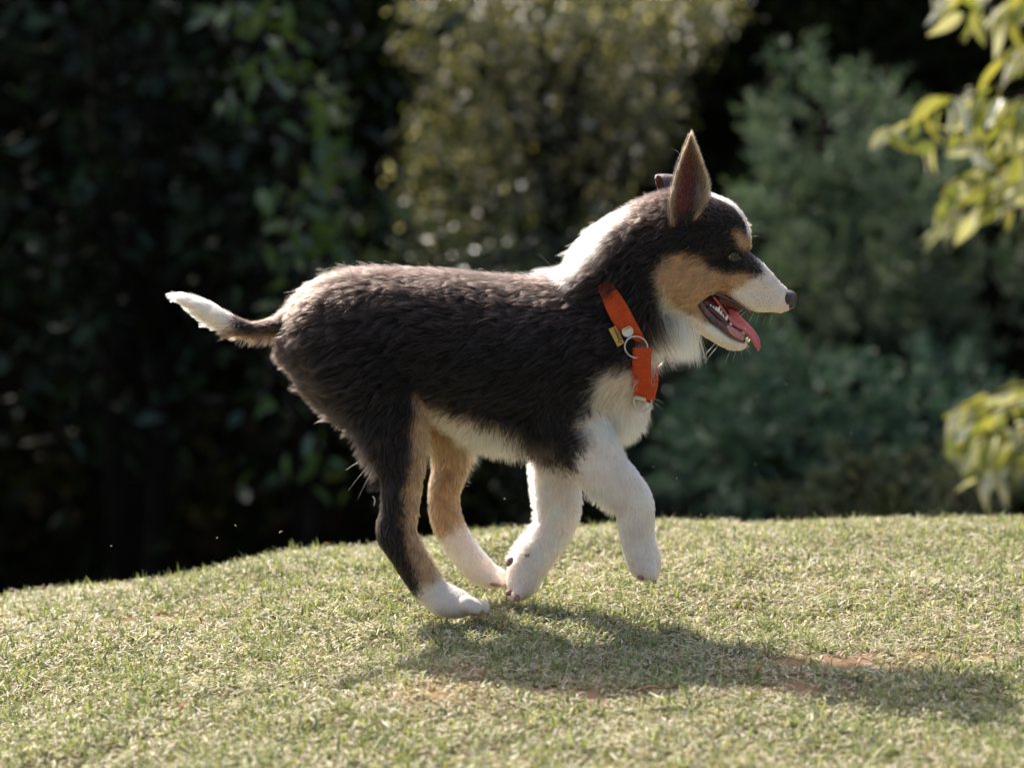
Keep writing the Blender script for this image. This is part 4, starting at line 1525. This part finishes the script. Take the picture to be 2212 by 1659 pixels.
# -- the dark wood at the back: separate trees, crowns down to the ground
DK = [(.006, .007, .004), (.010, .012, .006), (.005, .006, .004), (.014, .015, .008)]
wood = [(-9.0, 11.5, 3.0), (-6.4, 10.2, 2.6), (-4.2, 11.6, 2.5), (-2.2, 10.4, 2.3), (-.4, 11.8, 2.3), (1.5, 10.6, 2.3), (3.3, 11.6, 2.4), (5.4, 10.4, 2.7), (8.2, 11.6, 3.0)]
side_words = ["at the far left end of the row", "third from the left end", "behind the puppy's tail", "behind the puppy's rump", "behind the puppy's back",
              "behind the puppy's head", "behind the right shrubs", "by the right edge", "at the far right end of the row"]
side_words[1] = "second from the left end"
for (x, y, r), wds in zip(wood, side_words):
    b = (x, y + .4, gz(x, y + .4))
    hh = rng.uniform(5.6, 6.8) if x < -3 else rng.uniform(3.9, 4.2)
    cen = (x, y, b[2] + hh * .52)
    limbs = [(x + rng.normal() * r * .5, y + rng.normal() * r * .4, b[2] + rng.uniform(1.5, hh)) for _ in range(7)]
    e = plant("tall_tree", b, (x, y + .4, b[2] + hh * .9), .16, limbs, "tall dense dark tree " + wds, "tree", "tall dark trees in a row behind the lawn")
    n = 9500
    c = clumped(cen, (r * 1.02, 1.15, hh * .52), n, 170, .26, shell=.25)
    c = c[c[:, 2] > b[2] + .02]
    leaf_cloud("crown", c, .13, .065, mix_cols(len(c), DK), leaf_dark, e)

# added shade trees: high crowns out of the picture, put in to darken the left shrubs
for (x, y, z, r, wds) in [(-3.9, 8.4, 3.5, 2.1, "added unseen tree shading the dark shrubs on the left"),
                           (-1.9, 7.6, 3.2, 1.1, "second added unseen shade tree, nearer the middle, over the leafy shrub")]:
    b = (x + .3, y + .6, gz(x, y))
    e = plant("added_shade_tree", b, (x, y, z), .13, [(x + rng.normal() * r * .5, y + rng.normal() * r * .4, z + rng.normal() * .4) for _ in range(9)], wds, "tree")
    c = clumped((x, y, z), (r, r * .9, 1.0), 9000, 110, .24, shell=.1)
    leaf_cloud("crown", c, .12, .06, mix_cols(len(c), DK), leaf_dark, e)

# -- big-leaved dark shrub on the left
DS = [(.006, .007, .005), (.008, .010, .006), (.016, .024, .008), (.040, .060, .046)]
bx = at(300, 1000, 8.2)
e = plant("laurel_shrub", (bx.x, bx.y, gz(bx.x, bx.y)), tuple(at(330, 60, 8.3)), .05,
          [tuple(at(rng.uniform(-150, 700), rng.uniform(0, 1000), rng.uniform(7.8, 8.6))) for _ in range(22)],
          "large dark shrub with broad glossy leaves at the left edge", "shrub")
c = clumped(tuple(at(170, 330, 8.6)), (1.25, .75, 1.05), 2300, 110, .17, shell=.3)
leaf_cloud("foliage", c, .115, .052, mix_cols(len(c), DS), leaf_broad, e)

# -- the lighter green edge of the left planting: leaves one can tell apart
LG = [(.075, .13, .030), (.055, .10, .03), (.10, .14, .04), (.07, .11, .06)]


def leaf_shape(L, W):
    """a single leaf about the origin along +x, gently folded and drooping"""
    n = 7
    v, f = [], []
    for i in range(n):
        t = i / (n - 1)
        w = W * .5 * math.sin(math.pi * min(1, t * 1.02 + .02)) ** .75 * (1.15 - .5 * t)
        z = -L * .22 * t * t
        v += [(L * t, w, z + w * .35), (L * t, 0, z), (L * t, -w, z + w * .35)]
    for i in range(n - 1):
        a = i * 3
        f += [(a, a + 3, a + 4, a + 1), (a + 1, a + 4, a + 5, a + 2)]
    return np.array(v), np.array(f)


def single_leaves(parent, mat, specs, L, W, cols):
    """each leaf its own object; a few shared meshes. specs: (pos, direction, roll, scale)"""
    V_, F_ = leaf_shape(L, W)
    protos = []
    for cidx, c in enumerate(cols):
        o = mesh_obj("leaf", V_, F_, mat, parent, col=np.tile(np.array(c), (len(V_), 1)))
        protos.append(o.data)
        bpy.data.objects.remove(o)
    inv = parent_inv(parent)
    for i, (p, d, roll, s_) in enumerate(specs):
        o = bpy.data.objects.new("leaf", protos[i % len(protos)])
        scene.collection.objects.link(o)
        o.parent = parent
        q = Vector(d).to_track_quat('X', 'Z').to_matrix().to_4x4() @ Matrix.Rotation(roll, 4, 'X')
        o.matrix_parent_inverse = inv
        o.matrix_basis = Matrix.Translation(p) @ q @ Matrix.Diagonal((s_, s_, s_, 1))


e = plant("leafy_shrub", (at(640, 1100, 7.4).x, at(640, 1100, 7.4).y, gz(at(640, 1100, 7.4).x, 4.8)), tuple(at(640, 80, 7.5)), .035,
          [tuple(at(rng.uniform(480, 780), rng.uniform(-20, 640), rng.uniform(7.2, 7.8))) for _ in range(14)],
          "upright shrub with fresh green leaves beside the dark gap", "shrub")
specs = []
centres = [(560, 20, 70, 40), (620, 120, 70, 60), (700, 230, 50, 60), (650, 400, 80, 60), (700, 480, 55, 60), (640, 520, 60, 50), (740, 570, 50, 50), (720, 330, 40, 70), (500, 190, 70, 50), (600, 660, 80, 60), (640, 900, 110, 110), (700, 1020, 90, 50)]
wts = [22, 20, 22, 24, 24, 16, 16, 16, 10, 8, 8, 8]
for (U, V, ru, rv), k in zip(centres, wts):
    for _ in range(k):
        p = at(U + rng.normal() * ru * .6, V + rng.normal() * rv * .6, 7.4 + rng.normal() * .18)
        specs.append((p, (rng.normal() * .8, rng.normal() * .8, -.5 + rng.normal() * .5), rng.uniform(-1.2, 1.2), rng.uniform(.7, 1.25)))
single_leaves(e, leaf_lime, specs, .085, .036, LG)

# -- small-leaved bush in the middle, sun glints painted in as pale leaves
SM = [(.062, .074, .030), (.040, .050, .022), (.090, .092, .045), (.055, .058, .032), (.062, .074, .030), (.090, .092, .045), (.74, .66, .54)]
bb = at(1180, 1000, 10.4)
e = plant("small_leaved_bush", (bb.x, bb.y, gz(bb.x, bb.y)), tuple(at(1180, 100, 10.5)), .07,
          [tuple(at(rng.uniform(880, 1480), rng.uniform(-40, 560), rng.uniform(10.0, 10.9))) for _ in range(26)],
          "sunlit olive green bush with tiny glinting leaves in the middle", "bush")
blobs = [(1000, 60, 150, 110), (1150, 60, 160, 120), (1300, 110, 140, 120), (1430, 70, 110, 90), (1010, 260, 120, 120), (1180, 260, 160, 130), (1330, 280, 120, 110), (940, 400, 90, 90),
         (1090, 420, 130, 100), (1250, 440, 120, 90), (1150, 540, 110, 60), (1400, 220, 80, 90), (1480, 20, 120, 60), (960, 520, 80, 60)]
cs_, = [[]]
for U, V, ru, rv in blobs:
    n = int(ru * rv * .085)
    q = rng.normal(size=(n, 3))
    q /= np.linalg.norm(q, axis=1)[:, None]
    q *= rng.uniform(.75, 1.05, (n, 1))
    sc = 10.5 / FPX
    c0 = np.array(at(U, V, 10.5)[:])
    cs_.append(c0 + q * np.array([ru * sc, .32, rv * sc]) + rng.normal(size=(n, 3)) * .035)
c = np.concatenate(cs_)
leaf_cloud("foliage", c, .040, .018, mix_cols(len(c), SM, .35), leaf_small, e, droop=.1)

# -- dim low bush under it, seen behind the legs
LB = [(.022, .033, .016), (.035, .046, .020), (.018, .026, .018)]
for (U, V, D_, rx, rz, n, wds) in [(1000, 780, 9.6, .75, .55, 5200, "low dim bush seen under and behind the puppy's belly"), (1380, 900, 9.2, .55, .60, 4200, "low dim bush behind the puppy's chest and raised paw")]:
    b0 = at(U, 1150, D_)
    e = plant("low_bush", (b0.x, b0.y, gz(b0.x, b0.y)), tuple(at(U, V, D_)), .04, [tuple(at(U + rng.uniform(-250, 250), V + rng.uniform(-200, 200), D_)) for _ in range(9)], wds, "bush")
    c = clumped(tuple(at(U, V, D_)), (rx, .45, rz), n, 60, .09, shell=.3)
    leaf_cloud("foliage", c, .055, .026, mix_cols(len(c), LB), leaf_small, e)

# -- soft grey green conifer-like shrubs on the right
NE = [(.036, .080, .046), (.055, .105, .056), (.105, .145, .085), (.028, .056, .038)]
for lab, cl in [("tall grey green fine leaved shrub right of the puppy's ear", [(1760, 260, 120, 120), (1860, 330, 110, 110), (1720, 420, 90, 130), (1850, 500, 130, 110), (1640, 540, 90, 90), (1980, 430, 90, 110)]),
                ("brownish green fine leaved shrub just beyond the puppy's nose", [(1800, 650, 130, 90), (1900, 620, 120, 90), (1720, 720, 100, 80), (2000, 720, 110, 90), (2120, 620, 90, 90)]),
                ("bluish green fine leaved shrub low behind the puppy's raised paw", [(1620, 880, 110, 120), (1740, 860, 120, 110), (1680, 1000, 150, 90), (1860, 960, 130, 110), (1560, 1000, 90, 90), (2000, 900, 120, 100)])]:
    Dd = {"t": 9.0, "b": 8.4}[lab[0]] if lab[0] == "t" else (8.5 if "brownish" in lab else 7.9)
    c0 = cl[0]
    b0 = at(c0[0] + 40, 1150, Dd + .1)
    e = plant("fine_leaved_shrub", (b0.x, b0.y, gz(b0.x, b0.y)), tuple(at(c0[0] + 40, c0[1], Dd + .1)), .04,
              [tuple(at(a + rng.uniform(-60, 60), b + rng.uniform(-60, 60), Dd)) for a, b, _, _ in cl for _k in range(3)], lab, "shrub", "fine leaved shrubs right of the puppy")
    pts_, dd_ = [], []
    for U, V, ru, rv in cl:
        sc = Dd / FPX
        ctr = np.array(at(U, V, Dd)[:])
        # tufts: twigs pointing outwards, needles along them
        for _ in range(34):
            dr = rng.normal(size=3); dr /= np.linalg.norm(dr)
            tb = ctr + dr * np.array([ru * sc, .25, rv * sc]) * rng.uniform(.35, .9)
            tdir = dr + np.array([0, 0, .5]); tdir /= np.linalg.norm(tdir)
            k = 42
            s_ = rng.random((k, 1)) * .17
            pts_.append(tb + tdir * s_ + rng.normal(size=(k, 3)) * .012)
            dd_.append(tdir + rng.normal(size=(k, 3)) * .75)
    c = np.concatenate(pts_); dd_ = np.concatenate(dd_)
    tintc = np.array([1.35, 1.02, .95]) if "brownish" in lab else (np.array([1.8, 1.45, 1.5]) if lab[0] == "t" else np.array([.9, 1.0, 1.15]))
    leaf_cloud("foliage", c, .045, .009, np.clip(mix_cols(len(c), NE) * tintc, 0, 1), leaf_needle, e, dirs=dd_, fold=.1)

# -- feathery low plant at the lower right
b0 = at(1900, 1160, 6.6)
e = empty("feathery_shrub", (b0.x, b0.y, gz(b0.x, b0.y)))
tag(e, "low plant with arching feathery stems just over the lawn's right crest", "shrub")
cF, dF = [], []
bm = bmesh.new()
for (U0, V0, U1, V1) in [(1900, 1150, 1640, 1060), (1900, 1160, 1800, 960), (1920, 1150, 1880, 1000), (1930, 1160, 1980, 980), (1940, 1150, 2090, 1020), (1960, 1160, 2160, 1050), (1900, 1165, 1700, 1100), (2000, 1160, 2060, 960), (2050, 1160, 2200, 980), (1880, 1160, 1760, 1040), (2080, 1170, 2240, 1060)]:
    A0, A1 = at(U0, V0, 6.6 + rng.normal() * .1), at(U1, V1, 6.4 + rng.normal() * .2)
    base_ = Vector((A0.x, A0.y, gz(A0.x, A0.y)))
    mid = A0.lerp(A1, .5) + Vector((0, 0, .06))
    tube("stem", [base_, A0, mid, A1], [.006, .005, .004, .0015], bark, None, sides=5, add_to=bm)
    for k in range(120):
        t = rng.random()
        q = A0.lerp(mid, t * 2) if t < .5 else mid.lerp(A1, t * 2 - 1)
        d = (A1 - A0).normalized()
        cF.append(q[:]); dF.append((np.array(d[:]) * .8 + rng.normal(size=3) * .6))
bm_obj("stems", bm, bark, e)
leaf_cloud("foliage", np.array(cF), .06, .013, mix_cols(len(cF), [(.085, .12, .06), (.12, .14, .075), (.15, .13, .08)]), leaf_needle, e, dirs=np.array(dF))

# -- young tree at the right edge with long drooping lime leaves
tb = at(2560, 1100, 5.9)
e = empty("young_tree", (tb.x, tb.y, gz(tb.x, tb.y)))
tag(e, "young tree with drooping yellow green leaves reaching in from the right", "tree")
tt = at(2540, -400, 5.9)
tube("trunk", [Vector((tb.x, tb.y, gz(tb.x, tb.y))), tb.lerp(tt, .3) + Vector((.02, 0, 0)), tb.lerp(tt, .65), tt], [.035, .03, .024, .014], bark, e, sides=10)
twigs = [  # (start U,V) -> (end U,V): tips reach into the picture
    ((2545, 60), (2230, 150), (1900, 290)), ((2545, 80), (2280, 220), (2030, 210)), ((2545, 100), (2300, 260), (2060, 400)), ((2545, 120), (2320, 300), (2150, 450)), ((2545, 90), (2330, 200), (2150, 260)),
    ((2545, -60), (2320, -60), (2010, -10)), ((2545, -40), (2340, -20), (2120, 40)), ((2545, -20), (2350, 20), (2170, 130)),
    ((2550, 700), (2330, 800), (2080, 880)), ((2550, 720), (2350, 840), (2110, 960)), ((2550, 720), (2360, 820), (2180, 870)), ((2550, 740), (2340, 880), (2140, 1010)), ((2550, 720), (2400, 800), (2230, 930)), ((2545, 150), (2380, 300), (2230, 400)),
    ((2545, 130), (2300, 380), (2030, 480)), ((2545, 120), (2320, 300), (2100, 400)), ((2545, 60), (2260, 180), (1990, 330)), ((2545, 80), (2300, 200), (2090, 330)), ((2545, 130), (2330, 330), (2020, 440)), ((2545, 110), (2340, 260), (2200, 340)), ((2545, 40), (2360, 190), (2180, 230)),
    ((2550, 710), (2330, 870), (2040, 980)), ((2550, 720), (2350, 900), (2110, 1040)), ((2550, 700), (2340, 810), (2050, 890)), ((2550, 710), (2340, 830), (2060, 930)), ((2550, 700), (2360, 790), (2130, 850)), ((2550, 720), (2370, 850), (2200, 980)), ((2545, -60), (2360, -30), (2070, 30))]
LM = [(.30, .32, .075), (.40, .385, .11), (.24, .27, .065), (.50, .49, .33), (.64, .63, .52), (.56, .56, .44)]  # whitish tones paint the gloss reflection into some leaves
specs = []
for a, b, c in twigs:
    D0 = 5.7 + rng.normal() * .12
    A0, A1, A2 = at(*a, 5.9), at(*b, D0), at(*c, D0 - .1)
    pts3 = [A0.lerp(A1, .5) + (A1 - A0) * 0 for _ in range(0)]
    q = [A0, A0.lerp(A1, .5) + Vector((0, 0, .03)), A1, A1.lerp(A2, .5) + Vector((0, 0, .015)), A2]
    tube("twig", q, [.008, .0065, .005, .0035, .0015], bark, e, sides=6)
    for k in range(13):
        t = .3 + .7 * ((k + rng.random()) / 13) ** .7
        seg = A1.lerp(A2, (t - .3) / .7) if t > .3 else A1
        sd = 1 if k % 2 else -1
        d = (A2 - A1).normalized()
        dirv = Vector((d.x * .35 + rng.normal() * .55, sd * .35 + rng.normal() * .45, -.75 + rng.normal() * .5))
        specs.append((seg, dirv, rng.uniform(-2.2, 2.2), rng.uniform(.75, 1.35)))
single_leaves(e, leaf_lime, specs, .082, .029, LM)

# ------------------------------------------------------------------ loose bits
straw_mat = principled("dry_straw", (0.50, 0.42, 0.27), 0.7, spec=0.3)
rust_mat = principled("rusty_leaf", (0.40, 0.11, 0.04), 0.7, spec=0.3)
twig_mat = principled("dead_twig_bark", (0.20, 0.085, 0.045), 0.85, spec=0.2, noise=(200, (.34, .2, .12), .8))


def on_lawn(U, V, up=0.0):
    x = y = 0.0
    p = P(U, V, 0)
    lo, hi = -1.2, 1.5
    yv = -1.2
    best = None
    for i in range(400):
        q = P(U, V, yv)
        if q.z <= gz(q.x, q.y) + .004: best = q; break
        yv += .006
    q = best or P(U, V, 0)
    return Vector((q.x, q.y, gz(q.x, q.y) + .006 + up))


def blade_thing(name, p, length, width, az, el, mat, bend=.2):
    bm = bmesh.new()
    d = Vector((math.cos(az) * math.cos(el), math.sin(az) * math.cos(el), math.sin(el)))
    s_ = Vector((-math.sin(az), math.cos(az), .2)).normalized()
    u_ = d.cross(s_)
    n = 6
    rows = []
    for i in range(n):
        t = i / (n - 1)
        c = p + d * length * (t - .5) + u_ * length * bend * math.sin(math.pi * t)
        w = width * .5 * math.sin(math.pi * (.12 + .84 * t)) ** .6
        rows.append((bm.verts.new(c + s_ * w), bm.verts.new(c + u_ * width * .15), bm.verts.new(c - s_ * w)))
    for a, b in zip(rows, rows[1:]):
        bm.faces.new((a[0], b[0], b[1], a[1])); bm.faces.new((a[1], b[1], b[2], a[2]))
    bm.normal_update()
    return bm_obj(name, bm, mat)


for (U, V, L_, az, el, lab) in [(900, 1512, .026, -1.3, .5, "pale broad straw blade standing in the worn patch"), (685, 1560, .030, .5, .25, "pale curled straw blade in the lower left lawn"),
                                (1040, 1560, .022, 2.2, .3, "pale straw blade just below the puppy's shadow"), (765, 1590, .030, 1.4, .5, "long pale straw blade near the bottom edge"),
                                (1300, 1210, .016, .9, .5, "whitish straw blade right of the front paw"), (545, 1480, .020, 2.6, .2, "pale straw blade in the left foreground")]:
    o = blade_thing("straw_blade", on_lawn(U, V, .003), L_, .0026, az, el, straw_mat)
    tag(o, lab, "straw", "straw blades on the lawn")
for (U, V, L_, az, lab) in [(875, 1478, .055, .1, "reddish dead twig left of the worn patch"), (1735, 1465, .070, .2, "thin reddish twig on the right dirt patch"), (1420, 1495, .045, .3, "short reddish twig in the puppy's shadow")]:
    p = on_lawn(U, V)
    d = Vector((math.cos(az), math.sin(az), 0.02))
    o = tube("dead_twig", [p - d * L_ * .5, p - d * L_ * .15 + Vector((0, .002, .002)), p + d * L_ * .2 + Vector((0, -.002, .001)), p + d * L_ * .5], [.0011, .0014, .0012, .0006], twig_mat, None, sides=6)
    tag(o, lab, "twig", "dead twigs on the lawn")
for (U, V, L_, az, lab) in [(395, 1545, .012, 1.0, "small rust orange leaf in the left foreground grass"), (425, 1190, .014, 2.4, "tiny rust orange leaf on the left crest of the lawn"), (1640, 690 + 770, .010, .3, "small rust brown leaf beside the right twig")]:
    o = blade_thing("fallen_leaf", on_lawn(U, V, .004), L_, .004, az, .5, rust_mat, .3)
    tag(o, lab, "leaf", "rusty fallen leaves")
o = blade_thing("grass_scrap", P(806, 1082, -.045), .011, .0018, 1.9, 1.1, straw_mat, .5)
tag(o, "pale scrap of dry grass stuck beside the puppy's hock", "grass scrap")
FL = ["larger pale grass bit flying just right of the chest fringe", "faint grass bit flying right of the raised foreleg", "tiny grass bit flying just over the lawn's crest below the chest", "tiny bit flying in the dark green between paw and right shrubs",
      "pale grass bit flying over the left crest, second largest of three", "largest pale grass bit over the left crest, nearest the hind leg", "faint grass bit flying lowest of the three over the left crest", "grass bit flying in the gap between hind and front legs",
      "lone grass bit flying over the far left crest", "tiny speck flying high before the dark gap on the right", "tiny speck flying just below the puppy's chin height on the right"]
for fi, (U, V, y, s_) in enumerate([(1411, 1010, -.12, .0022), (1462, 1033, -.05, .0014), (1514, 1112, 0, .0014), (1631, 1003, .1, .0014), (508, 1136, .02, .0022), (607, 1150, .02, .0026), (470, 1162, .05, .0016),
                      (1090, 1078, .1, .0016), (240, 1180, .05, .0018), (1838, 936, .2, .0012), (1700, 830, .1, .0010)]):
    o = blade_thing("flying_straw_bit", P(U, V, y), s_ * 1.6, s_ * .8, rng.uniform(0, 6), rng.uniform(-1, 1), straw_mat, .3)
    tag(o, FL[fi], "grass bit", "bits of grass flying up around the puppy")

# -- dark undergrowth on the low ground between the mound and the wood
n = 46000
ux = rng.uniform(-7, 7, n); uy = rng.uniform(2.6, 13.8, n)
uz = ground_z(ux, uy, False) + rng.gamma(2, .11, n)
leaf_o = leaf_cloud("undergrowth", np.stack([ux, uy, uz], -1), .12, .05, mix_cols(n, [(.010, .014, .006), (.015, .019, .008), (.014, .011, .007)]), leaf_dark, None)
tag(leaf_o, "dark leafy undergrowth on the low ground behind the mound", "undergrowth", kind="stuff")
